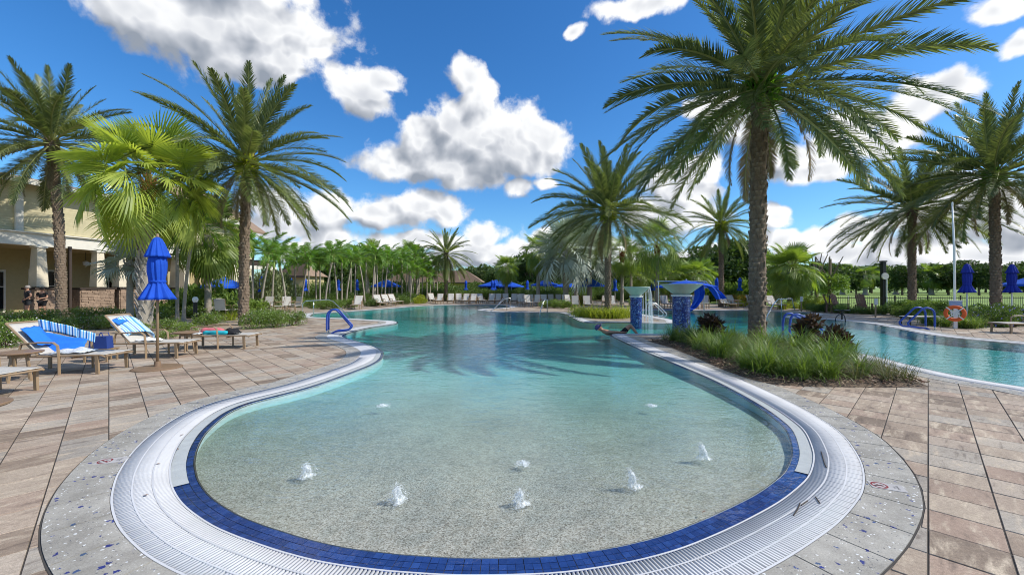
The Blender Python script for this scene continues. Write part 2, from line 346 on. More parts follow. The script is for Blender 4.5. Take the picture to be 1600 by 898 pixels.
# ---------------------------------------------------------------- object helpers
def G(px, py, z=0.0):
    Y = F * (H - z) / (py - 449.0); return ((px - 800) * Y / F, Y)
def AX(px, Y): return (px - 800) * Y / F
def mesh(name, V, Fc, mats, mi=None, smooth=False, uv=None):
    me = bpy.data.meshes.new(name)
    if isinstance(Fc, np.ndarray):
        V = np.asarray(V, dtype=np.float32); n, k = Fc.shape
        me.vertices.add(len(V)); me.vertices.foreach_set('co', V.ravel())
        me.loops.add(n * k); me.loops.foreach_set('vertex_index', Fc.astype(np.int32).ravel())
        me.polygons.add(n); me.polygons.foreach_set('loop_start', np.arange(0, n * k, k, dtype=np.int32))
        me.update(calc_edges=True)
    else:
        me.from_pydata([tuple(v) for v in V], [], [tuple(f) for f in Fc])
    for m in (mats if isinstance(mats, (list, tuple)) else [mats]): me.materials.append(m)
    if mi is not None: me.polygons.foreach_set('material_index', np.asarray(mi, dtype=np.int32))
    if smooth: me.polygons.foreach_set('use_smooth', np.ones(len(me.polygons), dtype=bool))
    if uv is not None:
        l = me.uv_layers.new(name='UV'); idx = np.empty(len(me.loops), dtype=np.int32); me.loops.foreach_get('vertex_index', idx)
        l.data.foreach_set('uv', np.asarray(uv, dtype=np.float32)[idx].ravel())
    me.update(); return me
def obj(name, me, parent=None, loc=(0, 0, 0), rot=(0, 0, 0), sc=(1, 1, 1)):
    o = bpy.data.objects.new(name, me); COL.objects.link(o)
    o.location = loc; o.rotation_euler = rot; o.scale = sc if hasattr(sc, '__len__') else (sc,) * 3
    if parent is not None: o.parent = parent
    return o
def tag(o, label, cat, group=None):
    o['label'] = label; o['category'] = cat
    if group: o['group'] = group
    return o
def thing(name, label, cat, loc=(0, 0, 0), rz=0.0, group=None, sc=1):
    o = obj(name, None, None, loc, (0, 0, rz), sc); o.empty_display_size = .2
    return tag(o, label, cat, group)
def struct(o, kind='structure'): o['kind'] = kind; return o
def copy_tree(o, parent=None):
    c = o.copy(); COL.objects.link(c)
    if parent is not None: c.parent = parent
    for ch in KIDS.get(o.name, []):
        d = copy_tree(ch, c)
    return c
KIDS = {}
def index_kids():
    KIDS.clear()
    for o in COL.objects:
        if o.parent: KIDS.setdefault(o.parent.name, []).append(o)
def dup(root, loc, rz, label, group=None, sc=None):
    """a copy of a thing with copies of its parts"""
    c = copy_tree(root); c.location = loc; c.rotation_euler = (0, 0, rz)
    if sc is not None: c.scale = (sc,) * 3 if not hasattr(sc, '__len__') else sc
    c['label'] = label
    if group: c['group'] = group
    elif 'group' in c.keys(): del c['group']
    return c

class MB:
    """collects shapes into one mesh"""
    def __init__(s): s.V = []; s.F = []; s.M = []; s.uv = None
    def add(s, V, Fc, m=0):
        b = len(s.V); s.V += [tuple(v) for v in V]; s.F += [tuple(i + b for i in f) for f in Fc]; s.M += [m] * len(Fc); return s
    def box(s, c, size, rz=0.0, m=0, top=1.0, rx=0.0, ry=0.0):
        hx, hy, hz = size[0] / 2, size[1] / 2, size[2] / 2
        P = [(-hx, -hy, -hz), (hx, -hy, -hz), (hx, hy, -hz), (-hx, hy, -hz), (-hx * top, -hy * top, hz), (hx * top, -hy * top, hz), (hx * top, hy * top, hz), (-hx * top, hy * top, hz)]
        Rm = Matrix.Rotation(rz, 3, 'Z') @ Matrix.Rotation(ry, 3, 'Y') @ Matrix.Rotation(rx, 3, 'X')
        P = [Rm @ Vector(p) + Vector(c) for p in P]
        return s.add(P, [(3, 2, 1, 0), (4, 5, 6, 7), (0, 1, 5, 4), (1, 2, 6, 5), (2, 3, 7, 6), (3, 0, 4, 7)], m)
    def tube(s, pts, r, n=8, m=0, cap=True, flat=None):
        pts = [Vector(p) for p in pts]; rs = r if hasattr(r, '__len__') else [r] * len(pts)
        rings = []; up = Vector((0, 0, 1)); prev = None
        for i, p in enumerate(pts):
            d = (pts[min(i + 1, len(pts) - 1)] - pts[max(i - 1, 0)]).normalized()
            if prev is None:
                a = d.cross(up) if abs(d.z) < .95 else d.cross(Vector((1, 0, 0)))
            else: a = prev - d * prev.dot(d)
            a.normalize(); prev = a; b = d.cross(a)
            fl = flat or 1.0
            rings.append([p + a * math.cos(t) * rs[i] + b * math.sin(t) * rs[i] * fl for t in [2 * math.pi * k / n for k in range(n)]])
        V = [v for rg in rings for v in rg]; Fc = []
        for i in range(len(rings) - 1):
            for k in range(n):
                Fc.append((i * n + k, i * n + (k + 1) % n, (i + 1) * n + (k + 1) % n, (i + 1) * n + k))
        if cap: Fc.append(tuple(range(n))[::-1]); Fc.append(tuple((len(rings) - 1) * n + k for k in range(n)))
        return s.add(V, Fc, m)
    def lathe(s, prof, n=24, c=(0, 0, 0), m=0, wob=None):
        V = []; Fc = []
        for i, (r, z) in enumerate(prof):
            for k in range(n):
                t = 2 * math.pi * k / n; rr = r * (wob(t, z, i) if wob else 1)
                V.append((c[0] + rr * math.cos(t), c[1] + rr * math.sin(t), c[2] + z))
        for i in range(len(prof) - 1):
            for k in range(n): Fc.append((i * n + k, i * n + (k + 1) % n, (i + 1) * n + (k + 1) % n, (i + 1) * n + k))
        return s.add(V, Fc, m)
    def build(s, name, mats, parent=None, smooth=False, **kw):
        return obj(name, mesh(name, s.V, s.F, mats, s.M, smooth), parent, **kw)
def bez(a, b, c, d, n=10):
    a, b, c, d = map(Vector, (a, b, c, d)); return [((1 - t) ** 3) * a + 3 * ((1 - t) ** 2) * t * b + 3 * (1 - t) * t * t * c + t ** 3 * d for t in [i / n for i in range(n + 1)]]

# ---------------------------------------------------------------- pool outline (inner edge of the white overflow grate)
CPX = [(800,896),(712,896.5),(640,892.5),(587,888),(509,877),(447,862),(398,846),(365,834),(332,819),(299,797),(281,779),(270,759),(267,743),(268,723),(279,696),(299,671),(332,646),(365,631),(400,621),(475,602),(540,580),(575,566),(587,555),(584,545),(560,535),(535,528),(529,524),(540,519),(575,511),(610,506),(616,503.5),(610,501),(575,499),(540,497),(487,495),(483,492),(495,489),(555,485.7),(615,481),(650,478.3),(700,476.3),(775,476.3),
 (795,478),(797,479.8),(780,481.4),(756,482.6),(749,484),(760,485.5),(787,487),(837,488),(870,488),(885,490),(898,496),(912,502),(929,504.2),(949,503.4),(1003,503.7),(1040,504.4),(1054,503),(1047,499),(1003,490.8),(978,487.4),(985,485),(1030,484.2),(1077,484.5),(1167,485),(1200,486.2),(1255,488),(1275,489.8),(1258,491.6),(1236,493),(1229,495),(1243,497),(1300,499),(1337,501.8),(1384,508.5),(1431,517.5),(1469,524),(1525,530),(1600,536.5),(1700,546),(1790,557),(1850,580),(1820,612),(1760,627),(1690,622),
 (1600,605),(1525,593),(1469,582),(1412,569),(1364,557),(1300,543),(1230,533),(1130,526),(1060,522.5),(1000,521),(966,521),(962,524),(984,534.5),(1015,548),(1072,570.5),(1117,589),(1161,610),(1206,634.6),(1239,657),(1257,674),(1268,698),(1270.5,718),(1263,742),(1245,761),(1216,783),(1173,807),(1130,828),(1072,852),(1015,869),(957,881),(880,892)]
ctrl = [Vector(G(*p)) for p in CPX]
def catmull(P, step):
    out = []; n = len(P)
    for i in range(n):
        a, b, c, d = P[i - 1], P[i], P[(i + 1) % n], P[(i + 2) % n]
        m = max(2, int((c - b).length / step))
        m1 = (c - a) * .5; m2 = (d - b) * .5; l = (c - b).length
        if m1.length > 1.2 * l: m1 = m1.normalized() * 1.2 * l
        if m2.length > 1.2 * l: m2 = m2.normalized() * 1.2 * l
        for k in range(m):
            t = k / m; out.append((2*t**3 - 3*t*t + 1) * b + (t**3 - 2*t*t + t) * m1 + (-2*t**3 + 3*t*t) * c + (t**3 - t*t) * m2)
    return out
fine = catmull(ctrl, .03)
A_ = np.array([(p.x, p.y) for p in fine])
def resample(A, step):
    B = np.vstack([A, A[:1]]); d = np.r_[0, np.cumsum(np.linalg.norm(np.diff(B, axis=0), axis=1))]
    n = int(d[-1] / step); s = np.linspace(0, d[-1], n, endpoint=False)
    return np.c_[np.interp(s, d, B[:, 0]), np.interp(s, d, B[:, 1])], d[-1]
def normals(A, w=3):
    T = np.roll(A, -w, 0) - np.roll(A, w, 0); T /= np.linalg.norm(T, axis=1)[:, None]
    return np.c_[T[:, 1], -T[:, 0]]
def inside(Q, poly):
    Q = np.atleast_2d(Q); x, y = Q[:, 0], Q[:, 1]; r = np.zeros(len(Q), bool); n = len(poly)
    for i in range(n):
        x1, y1 = poly[i]; x2, y2 = poly[(i + 1) % n]
        c = ((y1 > y) != (y2 > y))
        if abs(y2 - y1) > 1e-12: r ^= c & (x < (x2 - x1) * (y - y1) / (y2 - y1) + x1)
    return r
C, PER = resample(A_, .10)
N = normals(C, 4)
if inside(C[:1] + N[:1] * .05, C)[0]: N = -N       # outward, away from the water
# how far the coping may reach before it meets the water on the far side of a narrow spit
def reach(P, Nn, poly, cap):
    out = np.full(len(P), cap); a = poly; b = np.roll(poly, -1, 0); e = b - a
    for i in range(len(P)):
        p, n = P[i], Nn[i]; den = n[0] * e[:, 1] - n[1] * e[:, 0]; ap = a - p
        with np.errstate(all='ignore'):
            t = (ap[:, 0] * e[:, 1] - ap[:, 1] * e[:, 0]) / den; u = (ap[:, 0] * n[1] - ap[:, 1] * n[0]) / den
        ok = (t > .02) & (u >= 0) & (u <= 1) & np.isfinite(t)
        if ok.any(): out[i] = min(cap, t[ok].min() * .47)
    return out
GW, TW = .36, .33
WID = reach(C, N, C, GW + TW)
def smooth1(a, k):
    for _ in range(k): a = np.minimum(a, (np.roll(a, 1) + a * 2 + np.roll(a, -1)) / 4)
    return a
WID = smooth1(WID, 40)
NS = N.copy()
for _ in range(6): NS = np.roll(NS, 1, 0) + 2 * NS + np.roll(NS, -1, 0); NS /= np.linalg.norm(NS, axis=1)[:, None]
# on the inside of tight curves neighbouring normals cross: shorten there
curv = np.cross(NS, np.roll(NS, -1, 0)); seg = np.linalg.norm(np.roll(C, -1, 0) - C, axis=1)
Tn = np.roll(C, -1, 0) - C
conv = np.einsum('ij,ij->i', np.roll(NS, -1, 0) - NS, Tn) / seg ** 2
rad = np.where(conv < -1e-3, -1 / np.minimum(conv, -1e-3), 99)
WID = smooth1(np.minimum(WID, rad * .9), 10)
SR = WID / (GW + TW)                                  # shrink factor
def off(i, d): i %= len(C); return C[i] + NS[i] * d * SR[i]
GL = np.array([off(i, GW) for i in range(len(C))]); TL = np.array([off(i, GW + TW) for i in range(len(C))])
IN1 = C - NS * .105; IN2 = C - NS * .163

def cdt_fill(outer, holes, extra=None):
    """triangles of the region inside OUTER and outside every hole"""
    vs = [Vector(p) for p in outer]; ed = [(i, (i + 1) % len(outer)) for i in range(len(outer))]
    for h in holes:
        b = len(vs); vs += [Vector(p) for p in h]; ed += [(b + i, b + (i + 1) % len(h)) for i in range(len(h))]
    if extra is not None: vs += [Vector(p) for p in extra]
    V, E, Fc, *_ = geometry.delaunay_2d_cdt(vs, ed, [], 0, 1e-5)
    V = np.array([(v.x, v.y) for v in V]); Fc = np.array([f for f in Fc if len(f) == 3])
    cen = V[Fc].mean(axis=1); ok = inside(cen, np.array(outer))
    for h in holes: ok &= ~inside(cen, np.array(h))
    Fc = Fc[ok]
    a, b, c = V[Fc[:, 0]], V[Fc[:, 1]], V[Fc[:, 2]]
    flip = np.cross(b - a, c - a) < 0; Fc[flip] = Fc[flip][:, ::-1]
    return V, Fc

# ground sheets -------------------------------------------------
DECK = [(-60, -8), (60, -8), (60, 22), (32, 25), (24, 28), (22, 36), (16, 47), (-8, 62), (-60, 62)]
HOLE = np.array([off(i, GW + TW * .5) for i in range(0, len(C), 2)])
V, Fc = cdt_fill(DECK, [HOLE]); V3 = np.c_[V, np.full(len(V), -.007)]
deck = struct(obj('pool_deck', mesh('pool_deck', V3, Fc, M['deck'])))
BIG = [(-1500, -400), (1500, -400), (1500, 2600), (-1500, 2600)]
V, Fc = cdt_fill(BIG, [DECK]); V3 = np.c_[V, np.full(len(V), -.03)]
lawn_o = struct(obj('lawn', mesh('lawn', V3, Fc, M['lawn'])))

# pool basin -----------------------------------------------------
WZ = -.012
def depth(y, x=None):
    return np.interp(y, [0, 2.4, 3.2, 4.5, 6.5, 9, 13, 20, 60], [.020, .022, .045, .09, .15, .20, .25, .28, .30])
gx = []
for y in np.r_[np.arange(2.2, 9, .25), np.arange(9, 22, .8), np.arange(22, 46, 2)]:
    st = .3 if y < 9 else (1.0 if y < 22 else 2.5)
    for x in np.arange(-16, 30, st): gx.append((x, y))
gx = np.array(gx); gx = gx[inside(gx, IN2)]
# keep clear of the border
from mathutils.kdtree import KDTree
kd = KDTree(len(C))
for i, p in enumerate(C): kd.insert((p[0], p[1], 0), i)
kd.balance()
def dist_edge(p): return kd.find((p[0], p[1], 0))[2]
gx = np.array([p for p in gx if dist_edge(p) > .4])
IN2c = IN2[::2]
V, Fc = cdt_fill(IN2c, [], gx)
V3 = np.c_[V, -depth(V[:, 1]) - .004]
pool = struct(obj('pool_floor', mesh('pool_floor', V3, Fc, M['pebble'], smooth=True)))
# wall from the lip down to the floor
mb = MB(); n = len(IN2)
Vw = []; Fw = []
for i in range(n):
    dz = float(depth(IN2[i][1])); Vw += [(IN2[i][0], IN2[i][1], -.016), (IN2[i][0], IN2[i][1], -dz - .03)]
for i in range(n):
    j = (i + 1) % n; Fw.append((2 * i, 2 * j, 2 * j + 1, 2 * i + 1))
obj('pool_wall', mesh('pool_wall', Vw, Fw, M['plaster']), pool)
# water body: thin surface over a closed, lightly absorbing volume
def water_mat():
    m, t, o = mat('pool_water'); P = t.n('ShaderNodeNewGeometry').outputs['Position']
    n1 = t.noise(t.v('MULTIPLY', P, (1, 1.5, 1)), 2.6, 3, .55, .6)[0]
    n2 = t.noise(t.v('MULTIPLY', P, (1, 1.3, 1)), 9.0, 3, .55, .4)[0]
    n3 = t.noise(P, 34.0, 2, .5)[0]
    jets = [G(480, 740), G(620, 775), G(812, 780), G(990, 755), G(1098, 712)]
    h = t.m('ADD', t.m('ADD', t.m('MULTIPLY', n1, .013), t.m('MULTIPLY', n2, .0042)), t.m('MULTIPLY', n3, .0010))
    for k, (jx, jy) in enumerate(jets):
        d = t.v('DISTANCE', P, (jx, jy, WZ))
        amp = t.m('MULTIPLY', t.smooth(d, .95 if k == 0 else .5, .05), .0013 if k == 0 else .0004)
        h = t.m('ADD', h, t.m('MULTIPLY', t.m('SINE', t.m('MULTIPLY', d, 85.0)), amp))
    bump = t.n('ShaderNodeBump', None, Strength=1.0, Distance=1.0, Height=h).outputs[0]
    inc = t.n('ShaderNodeNewGeometry').outputs['Incoming']; cs = t.m('ABSOLUTE', t.v('DOT_PRODUCT', bump, inc)); fr = t.m('MULTIPLY_ADD', t.m('POWER', t.m('SUBTRACT', 1.0, cs, clamp=True), 5.0), .98, .02)
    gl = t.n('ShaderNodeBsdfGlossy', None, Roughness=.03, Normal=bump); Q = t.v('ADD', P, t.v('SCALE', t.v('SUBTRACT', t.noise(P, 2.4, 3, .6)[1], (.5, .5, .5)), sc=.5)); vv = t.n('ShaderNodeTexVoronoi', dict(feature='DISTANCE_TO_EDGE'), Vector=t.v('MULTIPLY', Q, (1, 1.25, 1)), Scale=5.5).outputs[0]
    tr = t.n('ShaderNodeBsdfTransparent', None, Color=t.ramp(vv, [(.0, (1, 1, 1)), (.10, (.95, .96, .965)), (.35, (.88, .90, .905))]))  # caustic light lines imitated by a cell pattern in the surface tint
    mx = t.n('ShaderNodeMixShader', None, Fac=t.m('MULTIPLY', fr, .92)); t.put(mx.inputs[1], tr.outputs[0]); t.put(mx.inputs[2], gl.outputs[0])
    t.t.links.new(mx.outputs[0], o.inputs[0])
    va = t.n('ShaderNodeVolumeAbsorption', None, Color=(.0, .86, .885, 1), Density=1.0)
    t.t.links.new(va.outputs[0], o.inputs['Volume']); return m
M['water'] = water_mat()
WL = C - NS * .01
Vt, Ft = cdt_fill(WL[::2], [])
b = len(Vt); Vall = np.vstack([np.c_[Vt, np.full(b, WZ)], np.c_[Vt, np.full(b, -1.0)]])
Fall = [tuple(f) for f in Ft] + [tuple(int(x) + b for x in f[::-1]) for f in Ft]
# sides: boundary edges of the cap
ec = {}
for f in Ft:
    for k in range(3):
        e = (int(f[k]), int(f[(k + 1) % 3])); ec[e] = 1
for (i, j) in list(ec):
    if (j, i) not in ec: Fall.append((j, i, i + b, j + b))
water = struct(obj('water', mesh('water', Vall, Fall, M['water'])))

# lip and tiles --------------------------------------------------
def strip(A, B, zA, zB, idx, closed=False):
    V = []; Fc = []
    for i in idx: V += [(A[i][0], A[i][1], zA), (B[i][0], B[i][1], zB)]
    for k in range(len(idx) - 1): Fc.append((2 * k, 2 * k + 1, 2 * k + 3, 2 * k + 2))
    return V, Fc
n = len(C)
# front arc that is tiled over its full width: between the two tile shoulders
iL = int(np.argmin(np.linalg.norm(C - np.array(G(270, 757)), axis=1))); iR = int(np.argmin(np.linalg.norm(C - np.array(G(1265, 738)), axis=1)))
front = [i % n for i in range(iR, iR + ((iL - iR) % n) + 1)]
if len(front) > n // 2: front = [i % n for i in range(iL, iL + ((iR - iL) % n) + 1)]
fs = set(front); a0 = (front[-1]) % n; rest = [(a0 + k) % n for k in range(n - len(front) + 2)]
V_, F_ = strip(C, IN1 + 0, -.0075, -.0095, rest); obj('pool_lip', mesh('pool_lip', V_, F_, M['greycoping']), pool)
V_, F_ = strip(C, C - NS * .175, -.018, -.022, list(range(n)) + [0]); obj('tile_bed', mesh('tile_bed', V_, F_, M['joint']), pool)
def quad_tile(p, nv, tv, a, b_, w_, z0, z1):
    """one tile: from p, NV inward distances a..b_, along TV width w_"""
    q = [p - nv * a - tv * w_, p - nv * a + tv * w_, p - nv * b_ + tv * w_, p - nv * b_ - tv * w_]
    Vv = [(x[0], x[1], z0) for x in q] + [(x[0], x[1], z1) for x in q]
    return Vv, [(0, 1, 5, 4), (1, 2, 6, 5), (2, 3, 7, 6), (3, 0, 4, 7), (4, 5, 6, 7)]
TS = .052
Ct, _ = resample(A_, TS); Nt = normals(Ct, 4)
kdn = [kd.find((p[0], p[1], 0))[1] for p in Ct]
for k in range(len(Ct)): Nt[k] = NS[kdn[k]]
tiles = []
for k, p in enumerate(Ct):
    if p[1] > 22: continue
    tv = np.array([-Nt[k][1], Nt[k][0]]); isf = kdn[k] in fs
    rows = [(.004, .052), (.056, .104)] if isf else []
    rows.append((.108, .158))
    for (a, b_) in rows:
        kk = 1.0 - .5 * (a + b_) * .0
        tiles.append((p[1] if p[1] > 2 else 2, quad_tile(p, Nt[k], tv, a, b_, TS * .455, -.026, -.0165 + random.uniform(-.0008, .0008))))
tiles.sort(key=lambda t_: t_[0])
for k, (_, (Vv, Ff)) in enumerate(tiles[:300]):
    cx = np.mean(np.array(Vv), axis=0); Vv = [tuple(np.array(v) - cx) for v in Vv]
    obj('tile', mesh('tile', Vv, Ff, M['tile']), pool, loc=cx)
mb = MB()
for _, (Vv, Ff) in tiles[300:]: mb.add(Vv, Ff)
struct(mb.build('tiles_beyond', M['tile'], pool), 'stuff')

# white overflow grate --------------------------------------------
grate = struct(obj('overflow_channel', None))
V_, F_ = strip(C + NS * .004, GL, -.022, -.022, list(range(n)) + [0]); bedm = obj('channel_bed', mesh('channel_bed', V_, F_, M['channel']), grate)
SL = .0245
Cg, _ = resample(A_, SL)
V_ = []; Fq = []
for k, p in enumerate(Cg):
    i = kd.find((p[0], p[1], 0))[1]
    if p[1] > 9.5: continue
    nv = NS[i]; tv = np.array([-nv[1], nv[0]]); wd = GW * SR[i]; hw = SL * .30
    hw2 = hw
    q = [p + nv * .012 - tv * hw, p + nv * .012 + tv * hw, p + nv * (wd - .012) + tv * hw2, p + nv * (wd - .012) - tv * hw2]
    b0 = len(V_); V_ += [(x[0], x[1], -.018) for x in q] + [(x[0], x[1], .0) for x in q]
    Fq += [(b0 + 4, b0 + 5, b0 + 6, b0 + 7), (b0, b0 + 1, b0 + 5, b0 + 4), (b0 + 1, b0 + 2, b0 + 6, b0 + 5), (b0 + 2, b0 + 3, b0 + 7, b0 + 6), (b0 + 3, b0, b0 + 4, b0 + 7)]
struct(obj('slats', mesh('slats', np.array(V_), np.array(Fq), M['plastic']), grate), 'stuff')
for (a, b_, z, lim) in ((0.0, .012, .0015, 99), (.11, .121, .0012, 99), (.235, .246, .0012, 99), (GW - .014, GW, .0015, 99)):
    A1 = np.array([off(i, a) for i in range(n)]); B1 = np.array([off(i, b_) for i in range(n)])
    V_, F_ = strip(A1, B1, z, z, list(range(n)) + [0]); obj('grate_rail', mesh('grate_rail', V_, F_, M['plastic']), grate)
far = [i for i in range(n) if C[i][1] > 9.3]
runs = []; cur = [far[0]]
for a, b_ in zip(far, far[1:]):
    if b_ == a + 1: cur.append(b_)
    else: runs.append(cur); cur = [b_]
runs.append(cur)
for rn in runs:
    A1 = C + NS * .01
    V_, F_ = strip(A1, GL - NS * .012, -.001, -.001, rn); obj('grate_cover', mesh('grate_cover', V_, F_, M['plastic']), grate)

# terrazzo slabs ---------------------------------------------------
cop = struct(obj('pool_coping', None))
V_, F_ = strip(GL + NS * .001, TL + NS * .012, -.004, -.004, list(range(n)) + [0]); obj('joint_bed', mesh('joint_bed', V_, F_, M['joint']), cop)
slabs = []; i = 0
while i < n:
    m_ = min(4, n - i)
    ii = [(i + k) % n for k in range(m_ + 1)]
    ga = GL[ii].copy(); ta = TL[ii].copy()
    # slim joint between slabs
    ga[0] += (ga[1] - ga[0]) * .045; ta[0] += (ta[1] - ta[0]) * .045; ga[-1] += (ga[-2] - ga[-1]) * .045; ta[-1] += (ta[-2] - ta[-1]) * .045
    Vv = []; Ff = []
    for k in range(m_ + 1):
        nv = NS[ii[k]]
        gi_ = ga[k] + nv * .004
        Vv += [(gi_[0], gi_[1], -.03), (gi_[0], gi_[1], .003), (ta[k][0], ta[k][1], .003), (ta[k][0], ta[k][1], -.03)]
    for k in range(m_):
        a, b_ = 4 * k, 4 * k + 4
        Ff += [(a, a + 1, b_ + 1, b_), (a + 1, a + 2, b_ + 2, b_ + 1), (a + 2, a + 3, b_ + 3, b_ + 2)]
    Ff += [(0, 3, 2, 1), (4 * m_, 4 * m_ + 1, 4 * m_ + 2, 4 * m_ + 3)]
    slabs.append((C[ii[0]][1], Vv, Ff)); i += m_
slabs.sort(key=lambda s_: s_[0])
for (y, Vv, Ff) in slabs[:150]:
    cx = np.mean(np.array(Vv), axis=0); Vv = [tuple(np.array(v) - cx) for v in Vv]
    obj('coping_slab', mesh('coping_slab', Vv, Ff, M['terrazzo']), cop, loc=cx)
mb = MB()
for (y, Vv, Ff) in slabs[150:]: mb.add(Vv, Ff)
struct(mb.build('coping_slabs_beyond', M['terrazzo'], cop), 'stuff')

# pavers -------------------------------------------------------------
ang = math.pi / 2 - GA; ux = np.array([math.cos(ang), math.sin(ang)]); uy = np.array([-math.sin(ang), math.cos(ang)])
TLp = TL[::2]; kdt = KDTree(len(TL))
for i, p in enumerate(TL): kdt.insert((p[0], p[1], 0), i)
kdt.balance()
cells = [(a, b_) for a in range(-60, 80) for b_ in range(-60, 90)]
cen = np.array([((a + .5) * ux + (b_ + .5) * uy) * PV for a, b_ in cells])
ok = (cen[:, 1] > .6) & (cen[:, 1] < 15.5) & (np.abs(cen[:, 0]) < cen[:, 1] * 1.33 + .8)
cells = [c_ for c_, k in zip(cells, ok) if k]; cen = cen[ok]
ins = inside(cen, TL)
pav = []
for (c_, ce, isin) in zip(cells, cen, ins):
    g_ = .0045 / PV
    sq = [np.array(((c_[0] + dx) * ux + (c_[1] + dy) * uy) * PV) for dx, dy in ((g_, g_), (1 - g_, g_), (1 - g_, 1 - g_), (g_, 1 - g_))]
    cc, i, d = kdt.find((ce[0], ce[1], 0))
    if d > PV * .75:
        if isin: continue
        poly = sq
    else:
        # cut along the outer edge of the terrazzo ring
        nv = NS[i]; p0 = TL[i] + nv * .012; poly = []
        for k in range(4):
            a, b_ = sq[k], sq[(k + 1) % 4]; da, db = np.dot(a - p0, nv), np.dot(b_ - p0, nv)
            if da >= 0: poly.append(a)
            if (da >= 0) != (db >= 0): poly.append(a + (b_ - a) * da / (da - db))
        if len(poly) < 3: continue
        if inside(np.array([np.mean(poly, axis=0)]), TL)[0]: continue
    pav.append((ce[1], poly))
BED_ISL = [G(1012, 533), G(1050, 543), G(1090, 560), G(1130, 578), G(1170, 592), G(1205, 600.5), G(1260, 604), G(1330, 605), G(1400, 605), G(1452, 604), G(1425, 592), G(1385, 577), G(1345, 566), G(1300, 556), G(1220, 544), G(1130, 535), G(1060, 530), G(1025, 530)]
def psize(pp):
    q = np.array(pp[1]); return -abs(0.5 * np.sum(q[:, 0] * np.roll(q[:, 1], -1) - np.roll(q[:, 0], -1) * q[:, 1])) / max(pp[0], 1) ** 3 if 2.1 < pp[0] and np.abs(q[:, 0]).max() < pp[0] * 1.30 + .4 else 0
pav.sort(key=psize)
def paver_mesh(poly, cx):
    k = len(poly); q = [(p[0] - cx[0], p[1] - cx[1]) for p in poly]
    zt = random.uniform(-.0012, .0012)
    cm = np.mean(q, axis=0); ins_ = [(cm[0] + (x - cm[0]) * .985, cm[1] + (y - cm[1]) * .985) for x, y in q]
    Vv = [(x, y, -.028) for x, y in q] + [(x, y, -.0035) for x, y in q] + [(x, y, zt) for x, y in ins_]
    Ff = []
    for j in range(k):
        j2 = (j + 1) % k; Ff += [(j, j2, k + j2, k + j), (k + j, k + j2, 2 * k + j2, 2 * k + j)]
    Ff.append(tuple(2 * k + j for j in range(k))); return Vv, Ff
for (_, poly) in pav[:300]:
    cx = np.mean(poly, axis=0); Vv, Ff = paver_mesh(poly, cx)
    obj('paver', mesh('paver', Vv, Ff, M['paver']), deck, loc=(cx[0], cx[1], 0))
mb = MB()
for (_, poly) in pav[300:]:
    Vv, Ff = paver_mesh(poly, (0, 0)); mb.add(Vv, Ff)
struct(mb.build('pavers_beyond', M['paver'], deck), 'stuff')

# no-diving plaques ---------------------------------------------------
def textmesh(name, s, size, mtl, parent, loc, rz):
    cu = bpy.data.curves.new(name, 'FONT'); cu.body = s; cu.size = size; cu.align_x = 'CENTER'; cu.align_y = 'CENTER'
    o = bpy.data.objects.new('tmp_text', cu); me = bpy.data.meshes.new_from_object(o); bpy.data.objects.remove(o)
    me.materials.clear(); me.materials.append(mtl); return obj(name, me, parent, loc, (0, 0, rz))
def plaque(px, py, rz, label):
    x, y = G(px, py)
    t = thing('no_diving_plaque', label, 'sign', (x, y, .0045), rz)
    MB().box((.015, 0, .0005), (.27, .155, .003)).build('plate', M['plate'], t); t.scale = (.82, .82, 1)
    ring = MB()
    for k in range(28):
        a, b_ = 2 * math.pi * k / 28, 2 * math.pi * (k + 1) / 28
        ring.add([(-.045 + r * math.cos(q), r * math.sin(q), .0026) for q in (a, b_) for r in (.053, .068)], [(0, 1, 3, 2)])
    d = .707
    ring.box((-.045, 0, .0024), (.112, .012, .0008), R(-40)); ring.build('red_ring', M['red'], t)
    dv = MB(); dv.box((-.055, -.008, .0022), (.055, .014, .0008), R(25)); dv.box((-.025, .006, .0022), (.03, .008, .0008), R(-20)); dv.lathe([(.009, .0022), (.0085, .0027), (.0001, .0027)], 10, (-.083, -.022, 0)); dv.build('diver_symbol', M['ink'], t)
    textmesh('lettering', 'NO\nDIVING', .026, M['ink'], t, (.085, 0, .0026), R(90)); return t
plaque(172, 720, R(18), 'red no diving plaque in the terrazzo nearest the lounge chairs')
plaque(1383, 760, R(-24), 'red no diving plaque in the terrazzo nearest the grassy island bed')

# ================================================================ planting: leaf, frond and crown meshes
def strip_leaf(base, d, up, length, width, segs=2, droop=.3, taper=1.0):
    """a pointed strap: returns vertices (segs*2+1) and faces as quads/tris"""
    side = np.cross(d, up); side /= (np.linalg.norm(side) + 1e-9); V = []
    for s_ in range(segs):
        t = s_ / segs; w_ = width * (1 - .55 * t * taper) * (.5 + .5 * min(1, (t + .12) * 4))
        p = base + d * length * t - np.array((0, 0, 1)) * droop * length * t * t
        V += [p - side * w_ / 2, p + side * w_ / 2]
    V.append(base + d * length - np.array((0, 0, 1)) * droop * length); return V
def add_strip(V, Fq, Ft_, vs):
    b0 = len(V); V += vs; k = (len(vs) - 1) // 2
    for i in range(k - 1): Fq.append((b0 + 2 * i, b0 + 2 * i + 1, b0 + 2 * i + 3, b0 + 2 * i + 2))
    Ft_.append((b0 + 2 * k - 2, b0 + 2 * k - 1, b0 + 2 * k))
